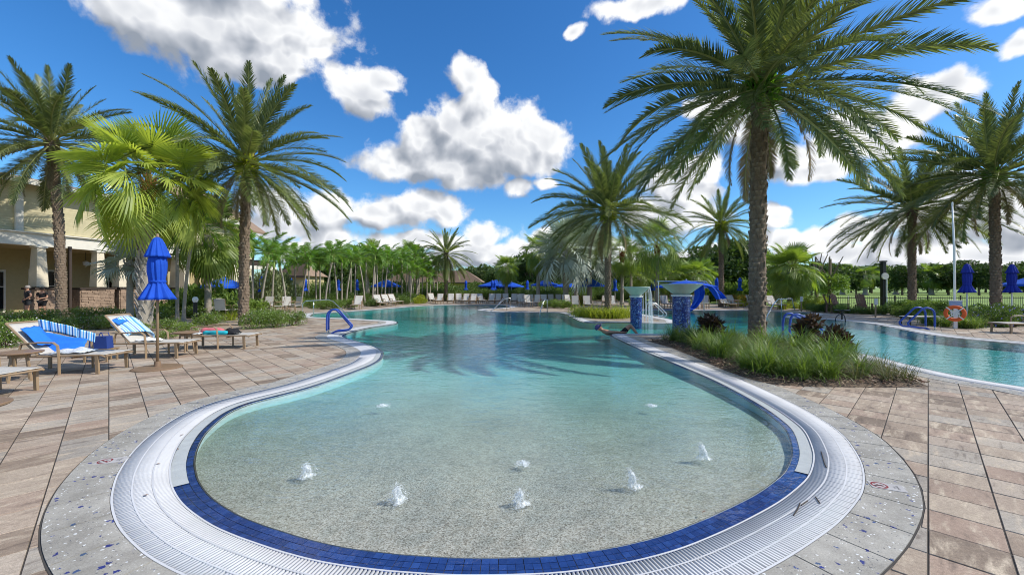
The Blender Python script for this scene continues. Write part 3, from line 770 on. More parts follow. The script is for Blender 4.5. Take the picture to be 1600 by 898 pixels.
def pinnate(name, L_, leafm, n=66, ll=.42, lw=.032, droop=1.0, vee=.5, start=.14, fwd=.75, seed=0, stalk=.028, limp=.15, rise=0.0, order=1.6):
    """feather frond growing along +X from the origin, arching down"""
    r = np.random.default_rng(seed); V = []; Fq = []; Ft_ = []
    # rachis curve
    K = 22; pts = [np.zeros(3)]; a = rise
    twist = r.uniform(-.18, .18)
    for k in range(K):
        t = (k + .5) / K; a = rise - droop * t ** order
        yaw = twist * t
        pts.append(pts[-1] + np.array((math.cos(a) * math.cos(yaw), math.cos(a) * math.sin(yaw), math.sin(a))) * L_ / K)
    pts = np.array(pts)
    def at(t):
        x = t * K; i = min(int(x), K - 1); return pts[i] + (pts[i + 1] - pts[i]) * (x - i), (pts[i + 1] - pts[i]) / np.linalg.norm(pts[i + 1] - pts[i])
    # stalk
    for k in range(K):
        for q in range(3):
            pass
    ns = 4
    for k in range(0, K + 1, 2):
        t = k / K; p, d = at(min(t, .9999)); sd_ = np.cross(d, (0, 0, 1)); sd_ /= np.linalg.norm(sd_); u = np.cross(sd_, d)
        w_ = stalk * (1 - .85 * t) + .004
        for q in range(ns):
            an = 2 * math.pi * q / ns; V.append(p + sd_ * math.cos(an) * w_ * 1.3 + u * math.sin(an) * w_ * .6)
    rings = K // 2 + 1
    for k in range(rings - 1):
        for q in range(ns): Fq.append((k * ns + q, k * ns + (q + 1) % ns, (k + 1) * ns + (q + 1) % ns, (k + 1) * ns + q))
    nst = len(Fq)
    for k in range(n):
        t = start + (1 - start) * (k + r.uniform(-.3, .3)) / n; t = min(max(t, 0), .995)
        p, d = at(t); sd_ = np.cross(d, (0, 0, 1)); sd_ /= np.linalg.norm(sd_); u = np.cross(sd_, d)
        lt = ll * (math.sin(math.pi * min(1, (t - start) / (1 - start) * .82 + .16)) ** .6) * r.uniform(.85, 1.1)
        for s_ in (-1, 1):
            if r.random() < .10: continue
            vv = vee + r.uniform(-.22, .22); ff = fwd + .35 * t + r.uniform(-.1, .1)
            dd = sd_ * s_ * math.cos(vv) + u * math.sin(vv); dd = dd * math.cos(ff) + d * math.sin(ff); dd /= np.linalg.norm(dd)
            add_strip(V, Fq, Ft_, strip_leaf(p, dd, u + sd_ * .3 * s_ + r.uniform(-.3, .3, 3), lt, lw, 2, limp + r.uniform(0, .1)))
    mi = [1] * nst + [0] * (len(Fq) - nst) + [0] * len(Ft_)
    return mesh(name, V, Fq + Ft_, [leafm, M['rachis']], mi)
def fanleaf(name, leafm, pet=1.2, bl=.95, n=40, spread=4.2, droop=.35, seed=0, split=.5, lw=.05, fold=.35, costa=.25, tilt=0.0):
    """fan leaf on a long stalk along +X"""
    r = np.random.default_rng(seed); V = []; Fq = []; Ft_ = []
    K = 8; pts = []
    for k in range(K + 1):
        t = k / K; pts.append(np.array((pet * t, 0, -.12 * pet * t * t)))
    for k in range(K + 1):
        w_ = .018 * (1 - .4 * k / K)
        for q in range(4):
            an = math.pi / 2 * q; V.append(pts[k] + np.array((0, math.cos(an) * w_ * 1.4, math.sin(an) * w_)))
    for k in range(K):
        for q in range(4): Fq.append((k * 4 + q, k * 4 + (q + 1) % 4, (k + 1) * 4 + (q + 1) % 4, (k + 1) * 4 + q))
    nst = len(Fq); hub = pts[-1]; slope = -.24
    for k in range(n):
        s_ = (k / (n - 1) - .5) * 2; an = s_ * spread / 2 + r.uniform(-.02, .02)
        ln = bl * (1 - .32 * abs(s_) ** 1.5) * r.uniform(.92, 1.05)
        d = np.array((math.cos(an), math.sin(an), 0))
        zz = fold * abs(math.sin(an)) * .6 + slope * math.cos(an); d = np.array((d[0] * math.cos(tilt) + zz * math.sin(tilt), d[1], zz * math.cos(tilt) - d[0] * math.sin(tilt))); d /= np.linalg.norm(d)
        base = hub + np.array((costa * max(0, math.cos(an)) * .5, 0, 0))
        side = np.cross(d, (0, 0, 1)); side /= np.linalg.norm(side)
        w0 = 2 * split * ln * math.tan(spread / n / 2) * 1.02
        p1 = base + d * ln * split; dr = droop * r.uniform(.5, 1.6)
        p2 = p1 + d * ln * (1 - split) * .55 - np.array((0, 0, dr * ln * .30)); p3 = p1 + d * ln * (1 - split) * (.95 - .3 * min(dr, 1)) - np.array((0, 0, dr * ln * .75))
        up = np.array((0, 0, .012)) * (1 if k % 2 else -1)
        b0 = len(V)
        V += [base - side * .004, base + side * .004, p1 - side * w0 / 2 + up, p1 + side * w0 / 2 + up, p2 - side * w0 * .4, p2 + side * w0 * .4, p3]
        Fq += [(b0, b0 + 1, b0 + 3, b0 + 2), (b0 + 2, b0 + 3, b0 + 5, b0 + 4)]; Ft_.append((b0 + 4, b0 + 5, b0 + 6))
    mi = [1] * nst + [0] * (len(Fq) - nst) + [0] * len(Ft_)
    return mesh(name, V, Fq + Ft_, [leafm, M['rachis']], mi)
def leaves(n, size, sampler, seed=0, aspect=.55, updir=.3):
    """N small rhombic leaves at positions given by SAMPLER(n, rng) -> points, normals"""
    r = np.random.default_rng(seed); P, Nn = sampler(n, r)
    d = Nn + r.normal(0, .75, (n, 3)); d[:, 2] += updir; d /= np.linalg.norm(d, axis=1)[:, None]
    s_ = np.cross(d, r.normal(0, 1, (n, 3))); s_ /= np.linalg.norm(s_, axis=1)[:, None]
    L_ = size * r.uniform(.6, 1.35, (n, 1)); up = np.cross(s_, d)
    a = P; b_ = P + d * L_ * .5 + s_ * L_ * aspect * .5 + up * L_ * .06; c = P + d * L_ - up * L_ * .1; e = P + d * L_ * .5 - s_ * L_ * aspect * .5 + up * L_ * .06
    V = np.stack([a, b_, c, e], 1).reshape(-1, 3); Fq = np.arange(4 * n).reshape(-1, 4); return V, Fq
def lumps(seed, k, rx, ry, rz, lump, flat=.0):
    r = np.random.default_rng(seed); C_ = []
    while len(C_) < k:
        p = r.uniform(-1, 1, 3)
        if np.linalg.norm(p) < 1 and p[2] > -.9 + flat: C_.append(p * np.array((rx, ry, rz)))
    C_ = np.array(C_); rad = lump * r.uniform(.6, 1.25, k)
    def sampler(n, rr):
        i = rr.integers(0, k, n); u = rr.normal(0, 1, (n, 3)); u /= np.linalg.norm(u, axis=1)[:, None]
        rad_ = rad[i][:, None] * (rr.uniform(.35, 1, (n, 1)) ** .45)
        return C_[i] + u * rad_ * np.array((1, 1, .85)), u
    return sampler
def foliage(name, leafm, n, size, rx, ry, rz, lump, k=16, seed=0, z0=0.0, extra=None, updir=.3, aspect=.55):
    V, Fq = leaves(n, size, lumps(seed, k, rx, ry, rz, lump), seed + 5, aspect, updir)
    V[:, 2] += z0; V[:, 2] = np.where(V[:, 2] < .02, .02 + (V[:, 2] - .02) * -.3, V[:, 2])
    mats = [leafm]; mi = np.zeros(len(Fq), int)
    if extra:
        em, ne, es = extra
        s2 = lumps(seed, k, rx, ry, rz, lump * 1.03); Ve, Fe = leaves(ne, es, lambda n_, r_: (lambda q: (q[0] + q[1] * .02, q[1]))(s2(n_, r_)), seed + 9, 1.0, .3)
        Ve[:, 2] += z0; Ve[:, 2] = np.abs(Ve[:, 2])
        Fq = np.vstack([Fq, Fe + len(V)]); V = np.vstack([V, Ve]); mats.append(em); mi = np.r_[mi, np.ones(len(Fe), int)]
    return mesh(name, V, Fq, mats, mi)

# trunks ----------------------------------------------------------
def date_trunk(name, h, r0, r1, lean=(0, 0), seed=0, boots=.046, nb=11, rows=None):
    r = np.random.default_rng(seed); NA = 78; row = .135; rows_n = max(8, int(h / .022)); V = []; at_ = []
    for j in range(rows_n + 1):
        z = h * j / rows_n; t = z / h
        base = r0 + (r1 - r0) * t + .10 * r0 * math.exp(-z / .5)
        if t > .93: base *= 1 + (t - .93) * 5.5
        for k in range(NA):
            th = 2 * math.pi * k / NA
            rw = z / row; jr = math.floor(rw); fz = rw - jr
            u = th / (2 * math.pi) * nb + .5 * (jr % 2); fu = u - math.floor(u); cell = (int(math.floor(u)) % nb) * 131 + jr * 17
            prof = (1 - abs(fu - .5 + .16 * math.sin(cell * 5.1)) * 1.9) * (fz ** 1.6) * (.85 + .6 * math.sin(cell * 12.9898)) * (1 - .3 * math.sin(th * 2 + z * 4.3))
            rr = base + boots * prof + .006 * math.sin(th * 5 + z * 3)
            V.append((rr * math.cos(th) + lean[0] * t * t, rr * math.sin(th) + lean[1] * t * t, z)); at_.append(max(0, min(1, prof * 1.1 - .1 + .2 * math.sin(cell * 3.1))))
    V = np.array(V); a = np.arange(rows_n)[:, None] * NA + np.arange(NA)[None]; b_ = np.arange(rows_n)[:, None] * NA + (np.arange(NA)[None] + 1) % NA
    Fq = np.stack([a, b_, b_ + NA, a + NA], 2).reshape(-1, 4)
    me = mesh(name, V, Fq, M['bark'])
    al = me.attributes.new('boot', 'FLOAT', 'POINT'); al.data.foreach_set('value', np.array(at_, dtype=np.float32)); return me
def ring_trunk(name, h, r0, r1, lean=(0, 0), mtl=None, shaft=.55):
    mb = MB(); K = 26; prof = [(lean[0] * (k / K) ** 1.6, lean[1] * (k / K) ** 1.6, h * k / K) for k in range(K + 1)]
    rs = [(r0 + (r1 - r0) * k / K) * (1 + .7 * math.exp(-k * .9)) * (1 + .05 * (k % 2)) for k in range(K + 1)]
    mb.tube(prof, rs, 9); return mb
def boot_cluster(n, h0, h1, rad, seed, ln=.22, wd=.07):
    """criss-cross stubs of old leaf bases"""
    r = np.random.default_rng(seed); mb = MB()
    for k in range(n):
        t = (k + .5) / n; z = h0 + (h1 - h0) * t; a = k * 2.39996; rr = rad * r.uniform(.85, 1.0)
        c = Vector((rr * math.cos(a), rr * math.sin(a), z)); o_ = Vector((math.cos(a), math.sin(a), 0)); s_ = Vector((-math.sin(a), math.cos(a), 0)) * (1 if k % 2 else -1)
        e = c + o_ * ln * .38 + Vector((0, 0, ln)) + s_ * ln * .45
        mb.tube([c - Vector((0, 0, .08)), (c + e) / 2 + o_ * .01, e], [wd * .5, wd * .36, wd * .30], 5, flat=.45)
    return mb

# palm builders ------------------------------------------------------
DATE = {}
for nm, lm in (('dark', L['date']), ('pale', L['date_pale']), ('dead', L['deadfrond'])):
    DATE[nm] = [pinnate('frond', 3.9, lm, 138, .56, .036, droop=d_, vee=.5, seed=i + 20, order=o_, fwd=.62) for i, (d_, o_) in enumerate([(.30, 1.9), (.62, 1.7), (.92, 1.7), (1.2, 1.5)])]
def date_palm(label, x, y, h, r0, group, kind='dark', nf=48, size=1.0, lean=(0, 0), ferns=True, seed=0, az0=0.0, lowest=-48, dead=0, highest=84):
    rr = random.Random(seed)
    t = thing('date_palm', label, 'palm tree', (x, y, 0), 0, group)
    obj('trunk', date_trunk('trunk', h, r0, r0 * .84, lean, seed), t)
    top = Vector((lean[0], lean[1], h))
    for k in range(nf):
        u = (k + .5) / nf; az = az0 + k * 2.39996 + rr.uniform(-.15, .15)
        el = highest - (highest - lowest) * u ** .82 + rr.uniform(-6, 6)
        v = 0 if u < .18 else (1 if u < .48 else (2 if u < .8 else 3))
        if el < -8: v = min(v, 1)
        s_ = size * (.82 + .26 * min(1, u * 2.2)) * rr.uniform(.9, 1.08) * (1 if u < .85 else .9)
        rad = r0 * .55
        o = obj('frond', DATE['pale' if (u > .8 and k % 3 == 0) else kind][v], t, (top.x + rad * math.cos(az), top.y + rad * math.sin(az), top.z + .38 * (1 - u) - .08), (0, 0, 0), s_)
        o.rotation_euler = (Matrix.Rotation(az, 4, 'Z') @ Matrix.Rotation(-R(el), 4, 'Y') @ Matrix.Rotation(rr.uniform(-.5, .5), 4, 'X')).to_euler()
    ls_ = boot_cluster(int(h * 20), .3, h - .6, r0 * .95, seed + 8, .10, .085); ls_.V = [(v[0] + lean[0] * (v[2] / h) ** 2, v[1] + lean[1] * (v[2] / h) ** 2, v[2]) for v in ls_.V]; ls_.build('leaf_stubs', M['bark'], t); bc = boot_cluster(60, h - .55, h + .25, r0 * .98, seed + 3, .26, .10); bc.build('leaf_bases', M['bark'], t, smooth=False, loc=(lean[0], lean[1], 0))
    for k in range(4):
        az = az0 + 1 + k * 1.9; o = obj('dead_frond', DATE['dead'][2], t, (top.x + .1 * math.cos(az), top.y + .1 * math.sin(az), top.z - .15), (0, 0, 0), size * rr.uniform(.5, .72))
        o.rotation_euler = (Matrix.Rotation(az, 4, 'Z') @ Matrix.Rotation(R(rr.uniform(38, 62)), 4, 'Y')).to_euler()
    if ferns:
        V, Fq = leaves(420, .34, lambda n_, r_: (lambda a, z: (np.c_[np.cos(a) * (r0 * 1.25), np.sin(a) * (r0 * 1.25), z], np.c_[np.cos(a), np.sin(a), np.zeros(n_) + .6]))(r_.uniform(0, 6.283, n_), r_.uniform(h - .55, h + .2, n_)), seed, .28, .3)
        obj('fern_growth', mesh('fern_growth', V, Fq, L['yellow'] if ferns == 2 else L['fox']), t, (lean[0], lean[1], 0))
    return t
def gp(px, Y): return (px - 800) * Y / F
GD = 'tall date palms around the pools'
date_palm('very large date palm rising from the grassy island bed, crown cut by the picture top', gp(1183, 11.7), 11.7, 7.25, .215, GD, nf=76, size=1.12, seed=1, lean=(.10, .0), az0=.4, lowest=-38)
date_palm('large date palm behind the orange life ring with wide dark crown', gp(1556, 20.5), 20.5, 7.1, .195, GD, nf=72, size=1.16, seed=2, lean=(-.1, 0), az0=1.3, lowest=-38)
date_palm('dark date palm behind the speaker post, its crown overlapping the nearer palm', gp(1425, 26), 26, 6.5, .20, GD, nf=66, size=1.12, seed=3, az0=2.0, lowest=-40, ferns=False)
date_palm('date palm with upright crown standing behind the two mosaic bowl columns', gp(950, 23.5), 23.5, 5.9, .18, GD, nf=72, size=1.05, seed=4, az0=.9, ferns=2, lowest=-30)
date_palm('yellow-green date palm beyond the bowl columns, hanging lower fronds', gp(1127, 34), 34, 6.7, .2, GD, 'pale', 50, .86, seed=5, lowest=-55, ferns=2)
date_palm('round-headed date palm in front of the brown roofed pool house', gp(697, 48), 48, 5.4, .19, GD, 'pale', 52, .92, seed=6, lowest=-62, ferns=False)
date_palm('tall date palm behind the flowering shrubs beside the building', gp(381, 17.6), 17.6, 6.9, .185, GD, nf=68, size=1.06, seed=7, lean=(.12, 0), az0=.2, ferns=2, lowest=-40)
date_palm('date palm nearest the clubhouse porch, crown behind the bright fan palm', gp(96, 21.5), 21.5, 9.1, .2, GD, nf=66, size=1.10, seed=8, az0=.7, lowest=-45, ferns=False, lean=(-.5, 0))

FAN = {'bright': [fanleaf('fan_leaf', L['fan'], 1.30, 1.25, 48, 4.6, d_, i + 40, .50, fold=.2, tilt=(.25, .6, .85)[i]) for i, d_ in enumerate((.05, .18, .5))],
       'green': [fanleaf('fan_leaf', L['fan_green'], 1.0, 1.0, 34, 4.6, d_, i + 50, .5, tilt=(.2, .5, .7)[i]) for i, d_ in enumerate((.15, .45, .8))],
       'silver': [fanleaf('fan_leaf', L['silver'], 1.1, 1.45, 36, 4.9, d_, i + 60, .45, fold=.5, lw=.07) for i, d_ in enumerate((.1, .25, .5))],
       'droopy': [fanleaf('fan_leaf', L['fan_green'], 1.1, 1.25, 30, 3.6, d_, i + 70, .35) for i, d_ in enumerate((.6, 1.0, 1.5))]}
def fan_palm(name, label, x, y, h, r0, kind, nf, size=1.0, group=None, lean=(0, 0), seed=0, lowest=-50, boots=True, bootm='boots', fibre=False, highest=82):
    rr = random.Random(seed); t = thing(name, label, 'palm tree', (x, y, 0), 0, group)
    ring_trunk('trunk', h, r0, r0 * .8, lean).build('trunk', M['palegrey_bark'], t, smooth=True)
    if boots: boot_cluster(int(h * 26), .15 if boots is True else h * boots, h * .82 if fibre else h, r0 * .92, seed, .24, .11).build('leaf_bases', M[bootm], t)
    if fibre: boot_cluster(70, h * .90, h + .35, r0 * .8, seed + 4, .30, .05).build('fibre', M['fibre'], t, loc=(lean[0] * .9, lean[1] * .9, 0))
    for k in range(nf):
        u = (k + .5) / nf; az = k * 2.39996 + rr.uniform(-.2, .2); el = highest - (highest - lowest) * u ** .9 + rr.uniform(-8, 8)
        o = obj('fan_leaf', FAN[kind][0 if u < .3 else (1 if u < .68 else 2)], t, (lean[0], lean[1], h + .15 * (1 - u)), (0, 0, 0), size * rr.uniform(.85, 1.1))
        o.rotation_euler = (Matrix.Rotation(az, 4, 'Z') @ Matrix.Rotation(-R(el), 4, 'Y') @ Matrix.Rotation(rr.uniform(-.6, .6), 4, 'X')).to_euler()
    return t
fan_palm('fan_palm', 'bright lime-green fan palm with grey booted trunk behind the closed blue umbrella', gp(226, 15.2), 15.2, 5.3, .20, 'bright', 46, 1.06, seed=11, lowest=-42, fibre=True, lean=(.15, 0), boots=True)
fan_palm('fan_palm', 'dark leafy fan palm behind the bright fan palm, before the clubhouse wing', gp(325, 22), 22, 4.3, .16, 'green', 40, 1.25, seed=61, lowest=-60, boots=.8)
fan_palm('silver_palm', 'small silvery fan palm against the porch beside the booted trunk', gp(203, 19.5), 19.5, 2.7, .14, 'silver', 22, .62, seed=62, lowest=-40, boots=.8)
fan_palm('silver_palm', 'big silver-leaved fan palm left of the central date palm', gp(884, 36), 36, 4.7, .26, 'silver', 40, 1.5, seed=12, lowest=-52, boots=.7)
fan_palm('silver_palm', 'silver fan palm close behind the central date palm trunk', gp(921, 40), 40, 4.4, .26, 'silver', 36, 1.4, seed=13, lowest=-48, boots=.7)
fan_palm('silver_palm', 'silver fan palm rising behind the larger silver palms', gp(900, 46), 46, 6.4, .24, 'silver', 30, 1.45, seed=14, lowest=-35, boots=.8)
fan_palm('fan_palm', 'green fan palm with thin pale trunk beside the silver palms', gp(841, 42), 42, 5.1, .2, 'green', 34, 1.15, seed=15, lowest=-60, boots=.8)
fan_palm('fan_palm', 'small bushy fan palm beyond the large open blue umbrellas', gp(791, 46), 46, 3.6, .2, 'green', 34, .95, seed=16, lowest=-55, boots=.8)
fan_palm('fan_palm', 'fan palm with long hanging leaf tips between the bowl columns', gp(1027, 34), 34, 5.0, .17, 'droopy', 34, 1.15, seed=17, lowest=-45, boots=.85, bootm='fibre')
fan_palm('fan_palm', 'slim fan palm just behind the central date palm on its far side', gp(972, 38), 38, 4.7, .15, 'droopy', 26, .95, seed=18, lowest=-70, boots=.85, bootm='fibre')
fan_palm('fan_palm', 'thin fan palm between central date palm and hanging fan palm', gp(986, 42), 42, 4.6, .14, 'green', 22, .9, seed=19, lowest=-60, boots=.9)
fan_palm('cabbage_palm', 'full round fan palm with booted trunk beyond the big island palm', gp(1237, 33), 33, 2.9, .28, 'green', 60, 1.2, seed=20, lowest=-60)
fan_palm('cabbage_palm', 'fan palm close behind the full round fan palm', gp(1216, 38), 38, 3.1, .26, 'green', 38, 1.1, seed=21, lowest=-50)
for k, (px, Y, h_) in enumerate([(1000, 44, 2.6), (1018, 47, 2.9), (1050, 44, 2.7), (1068, 46, 2.9), (1085, 44, 2.8), (1098, 48, 3.2), (1035, 50, 3.0)]):
    fan_palm('cabbage_palm', 'short green fan palm in the low row behind the draped blue canvas', gp(px, Y), Y, h_, .2, 'green', 30, 1.0, 'short fan palms behind the blue canvas', seed=30 + k, lowest=-45)

# slender feather palms in the long row ------------------------------------
FOX = [pinnate('frond', 1.9, L['fox'], 30, .42, .055, droop=d_, vee=.25, seed=i + 80, start=.10, limp=.35, order=1.1, fwd=.5, stalk=.018) for i, d_ in enumerate((1.2, 1.7, 2.1))]
SL_TR = {}
def feather_palm(label, x, y, h, lean, size, group, seed, nf=13):
    rr = random.Random(seed); t = thing('feather_palm', label, 'palm tree', (x, y, 0), rr.uniform(0, 0), group)
    ring_trunk('trunk', h, .075, .055, lean).build('trunk', M['palegrey_bark'], t, smooth=True)
    MB().tube([(lean[0], lean[1], h - .02), (lean[0] * 1.02, lean[1] * 1.02, h + .3), (lean[0] * 1.05, lean[1] * 1.05, h + .6)], [.06, .085, .035], 8).build('crownshaft', M['green_shaft'], t, smooth=True)
    for k in range(nf):
        u = (k + .5) / nf; az = k * 2.39996 + rr.uniform(-.25, .25); el = 80 - 62 * u + rr.uniform(-6, 6)
        o = obj('frond', FOX[0 if u < .3 else (1 if u < .7 else 2)], t, (lean[0] * 1.05, lean[1] * 1.05, h + .55), (0, 0, 0), size * rr.uniform(.85, 1.1))
        o.rotation_euler = (Matrix.Rotation(az, 4, 'Z') @ Matrix.Rotation(-R(el), 4, 'Y') @ Matrix.Rotation(rr.uniform(-.4, .4), 4, 'X')).to_euler()
    return t
GF = 'slender feather palms lining the pool deck'
row = [(287, 19, 3.7, .45, 1.0), (277, 19.6, 3.9, .0, 1.0), (395, 27, 3.6, -.0, 1), (408, 27, 3.2, .55, 1.05), (425, 30, 2.9, .2, 1), (447, 31, 3.4, -.55, 1), (462, 34, 3.6, .0, 1), (471, 33, 3.1, .5, 1.05), (494, 35, 3.2, -.1, 1), (500, 34, 3.0, .0, .95), (508, 34, 3.3, .6, 1.05), (527, 36, 3.4, -.3, 1), (534, 38, 3.7, 0, 1), (541, 37, 3.0, .45, 1), (570, 39, 3.3, -.45, 1.05), (582, 40, 3.7, .2, 1.1), (590, 41, 3.4, -.1, 1), (601, 42, 3.3, .3, 1), (620, 44, 2.2, 0, .95), (628, 44, 3.6, 0, 1.1), (641, 43, 2.4, .2, 1), (645, 46, 3.9, .2, 1.1), (650, 45, 2.8, .45, 1), (667, 45, 1.9, 0, 1), (660, 48, 4.0, 0, 1.1), (677, 50, 3.3, .2, 1.1), (612, 47, 3.9, .1, 1.1), (555, 42, 3.6, 0, 1), (515, 43, 4.0, 0, 1.1), (548, 44, 4.1, .1, 1.1), (572, 46, 4.2, 0, 1.1), (596, 45, 3.5, .2, 1), (608, 50, 4.3, 0, 1.1), (635, 50, 4.2, .1, 1.1), (655, 52, 3.6, 0, 1.1), (672, 47, 2.6, .1, 1), (683, 53, 3.8, 0, 1.1), (436, 38, 4.2, .1, 1.1), (482, 40, 3.9, 0, 1.1)]
fl = {287: 'leaning slender palm behind the closed umbrella, nearer of the pair', 277: 'upright slender palm behind the closed umbrella, of the near pair', 395: 'thin upright feather palm just past the tall date palm trunk', 408: 'strongly leaning feather palm with full crown past the tall date palm', 425: 'feather palm partly hidden behind the strongly leaning one', 447: 'feather palm leaning back over the closed umbrellas by the small roof'}
for k, (px, Y, h_, ln_, sz) in enumerate(row):
    h_ *= 1.12 if px > 500 else 1
    feather_palm(fl.get(px, 'slender green feather palm in the row along the far left pool edge'), gp(px, Y), Y, h_, (ln_, rng.uniform(-.15, .15)), sz, GF, 100 + k)
for k, (px, Y, h_) in enumerate([(585, 52, 5.6), (640, 54, 5.7), (652, 56, 5.4), (575, 55, 4.8), (628, 60, 5.4)]):
    fan_palm('fan_palm', 'taller dark fan palm behind the feather palm row', gp(px, Y), Y, h_, .18, 'green', 22, 1.15, 'taller fan palms behind the row', seed=150 + k, lowest=-40, boots=.9)

# shrubs ----------------------------------------------------------------
def shrub_set(nm, leafm, n, size, seeds, extra=None, updir=.3, aspect=.55, lump=.42, k=14):
    return [foliage(nm, leafm, n, size, .62, .62, .42, lump, k, s_, .45, extra, updir, aspect) for s_ in seeds]
SH = {'flower': shrub_set('foliage', L['shrub'], 3800, .075, (1, 2, 3), (M['petal'], 130, .05)),
      'plain': shrub_set('foliage', L['shrub'], 3600, .085, (4, 5)), 'hedge': shrub_set('foliage', L['hedge'], 3600, .085, (6, 7)),
      'yellow': shrub_set('foliage', L['yellow'], 2600, .10, (8,)), 'pale': shrub_set('foliage', L['pale'], 2600, .12, (9,)),
      'purple': shrub_set('foliage', L['hedge'], 3600, .08, (10,), (M['purple'], 60, .11)), 'orange': shrub_set('foliage', L['orange'], 1600, .13, (12,), (L['shrub'], 1400, .12)),
      'broad': shrub_set('foliage', L['shrub'], 1100, .26, (13, 14), None, .5, .4)}
def shrub(kind, px, py, w_, h_, label, group=None, Y=None):
    if Y is None: x, y = G(px, py)
    else: x, y = gp(px, Y), Y
    y += w_ * .25; x = gp(px, y)
    t = thing('shrub', label, 'shrub', (x, y, 0), random.uniform(0, 6.28), group)
    v = random.choice(SH[kind]); s_ = (w_ * .5, w_ * .5, h_ * .86)
    obj('foliage', v, t, sc=s_)
    mb = MB()
    for k in range(5):
        a = k * 1.3; mb.tube([(0.04 * math.cos(a), .04 * math.sin(a), 0), (.3 * w_ * math.cos(a), .3 * w_ * math.sin(a), h_ * .55)], [.015, .007], 5)
    mb.build('stems', M['redwood'], t); return t
g1 = 'low flowering shrubs behind the lounge chairs'
for (px, py, w_, h_) in [(8, 545, 1.3, .82), (-30, 535, 1.3, .9), (45, 532, 1.2, .75), (88, 521, 1.3, .62), (130, 516, 1.3, .58), (172, 514, 1.3, .6), (258, 517, 1.1, .5), (290, 520, .9, .42), (255, 531, .8, .32), (325, 511, 1.3, .66), (20, 510, 1.5, .75), (70, 505, 1.5, .72), (120, 500, 1.5, .7), (165, 498, 1.5, .7), (205, 500, 1.4, .66), (262, 500, 1.5, .72), (305, 497, 1.5, .75), (345, 497, 1.4, .8), (210, 521, 1.0, .5)]:
    shrub('flower', px, py, w_, h_, 'leafy green shrub with tiny pale flowers in the bed behind the lounge chairs', g1)
for (px, py, w_, h_, lb) in [(398, 514, 1.25, .8, 'rounded flowering shrub at the near corner of the bed under the tall date palm'), (430, 512, 1.25, .78, 'middle flowering shrub of the clump in front of the patio chairs'), (458, 509, 1.15, .72, 'flowering shrub at the mulched tip of the bed near the blue handrail'), (415, 505, 1.3, .75, 'flowering shrub behind the clump in front of the patio chairs')]:
    shrub('flower', px, py, w_, h_, lb)
g2 = 'tall green shrubs behind the near palms'
for (px, Y, w_, h_) in [(312, 22, 1.6, 1.5), (338, 23, 1.7, 1.7), (300, 25, 1.8, 1.9), (368, 22, 1.5, 1.2), (355, 26, 1.9, 1.9), (400, 24, 1.4, 1.0), (262, 21, 1.4, 1.0), (280, 24, 1.6, 1.4)]:
    shrub('broad', px, 0, w_, h_, 'big-leaved green shrub beneath the bright fan palm and open umbrella', g2, Y)
for (px, Y, h_) in [(425, 31, 3.6), (438, 33, 3.2), (412, 33, 3.4), (452, 35, 2.2)]:
    shrub('pale', px, 0, 2.4, h_, 'tall pale-speckled shrub behind the leaning feather palms', 'tall speckled shrubs', Y)
g3 = 'green shrubs under the row of feather palms'
for (px, Y, w_, h_) in [(488, 31, 1.5, .8), (505, 29.5, 1.6, .75), (525, 30, 1.6, .75), (545, 31, 1.7, .8), (478, 36, 1.8, 1.1), (500, 37, 2, 1.2), (522, 39, 2, 1.2), (545, 40, 2, 1.2), (568, 41, 2, 1.2), (580, 34, 1.5, .75), (592, 36, 1.6, .7), (630, 39, 2.2, .9), (620, 42, 2, 1.1), (640, 43, 2.1, 1.2), (657, 41, 1.6, .9), (468, 33, 1.5, .9)]:
    shrub('hedge' if Y > 33 else 'plain', px, 0, w_, h_, 'dark green shrub at the foot of the feather palm row', g3, Y)
shrub('yellow', 655, 0, 1.8, .9, 'yellow-green shrub at the end of the feather palm row', None, 40)
g4 = 'clipped shrubs behind the far lounge chairs'
for px in range(665, 1010, 13):
    shrub('hedge', px, 0, 2.6, 1.35 + .3 * random.random(), 'dark hedge shrub behind the far lounge chairs and umbrellas', g4, 47 + random.random() * 2)
g5 = 'bushes on the deck spit beside the channel'
for (px, Y, w_, h_, kd_) in [(912, 22.5, 1.1, .75, 'yellow'), (930, 21.8, 1.1, .78, 'yellow'), (948, 21.5, 1.1, .72, 'yellow'), (966, 21.6, 1.1, .75, 'yellow'), (980, 22.5, 1.0, .7, 'yellow'), (940, 24, 1.3, .8, 'plain'), (965, 24.5, 1.3, .9, 'plain')]:
    pass
g6 = 'low shrubs beside the far handrails'
for (px, Y, w_, h_) in [(852, 32, 1.2, .6), (866, 31.5, 1.3, .75), (880, 31, 1.3, .7), (893, 31, 1.2, .6), (992, 30, 1.2, .9), (1005, 31, 1.0, .7)]:
    shrub('plain', px, 0, w_, h_, 'low green shrub between the far handrail and the grassy spit bed', g6, Y)
g7 = 'yellow-green shrubs across the far pool'
for (px, Y, w_, h_, kd_) in [(1145, 34, 1.4, .55, 'yellow'), (1158, 34, 1.4, .6, 'yellow'), (1225, 30, 1.2, .5, 'yellow'), (1240, 31, 1.3, .55, 'yellow')]:
    shrub(kd_, px, 0, w_, h_, 'low yellow-green shrub on the far side of the second pool', g7, Y)
for (px, Y, w_, h_, lb) in [(1262, 29, 1.5, 1.1, 'bright yellow bush left-hand of the trio beside the booted fan palm'), (1280, 28, 1.5, 1.05, 'bright yellow bush in the middle beside the brown garden chairs'), (1296, 29, 1.3, .9, 'bright yellow bush touching the brown garden chairs')]:
    shrub('yellow', px, 0, w_, h_, lb, None, Y)
for (px, Y) in [(1162, 37), (1150, 38), (1176, 38)]: shrub('orange', px, 0, 1.4, 1.0, 'orange-leaved shrub beyond the big island palm trunk', 'orange shrubs', Y)
shrub('orange', 912, 0, 1.2, .95, 'orange-leaved shrub behind the central date palm', None, 36)
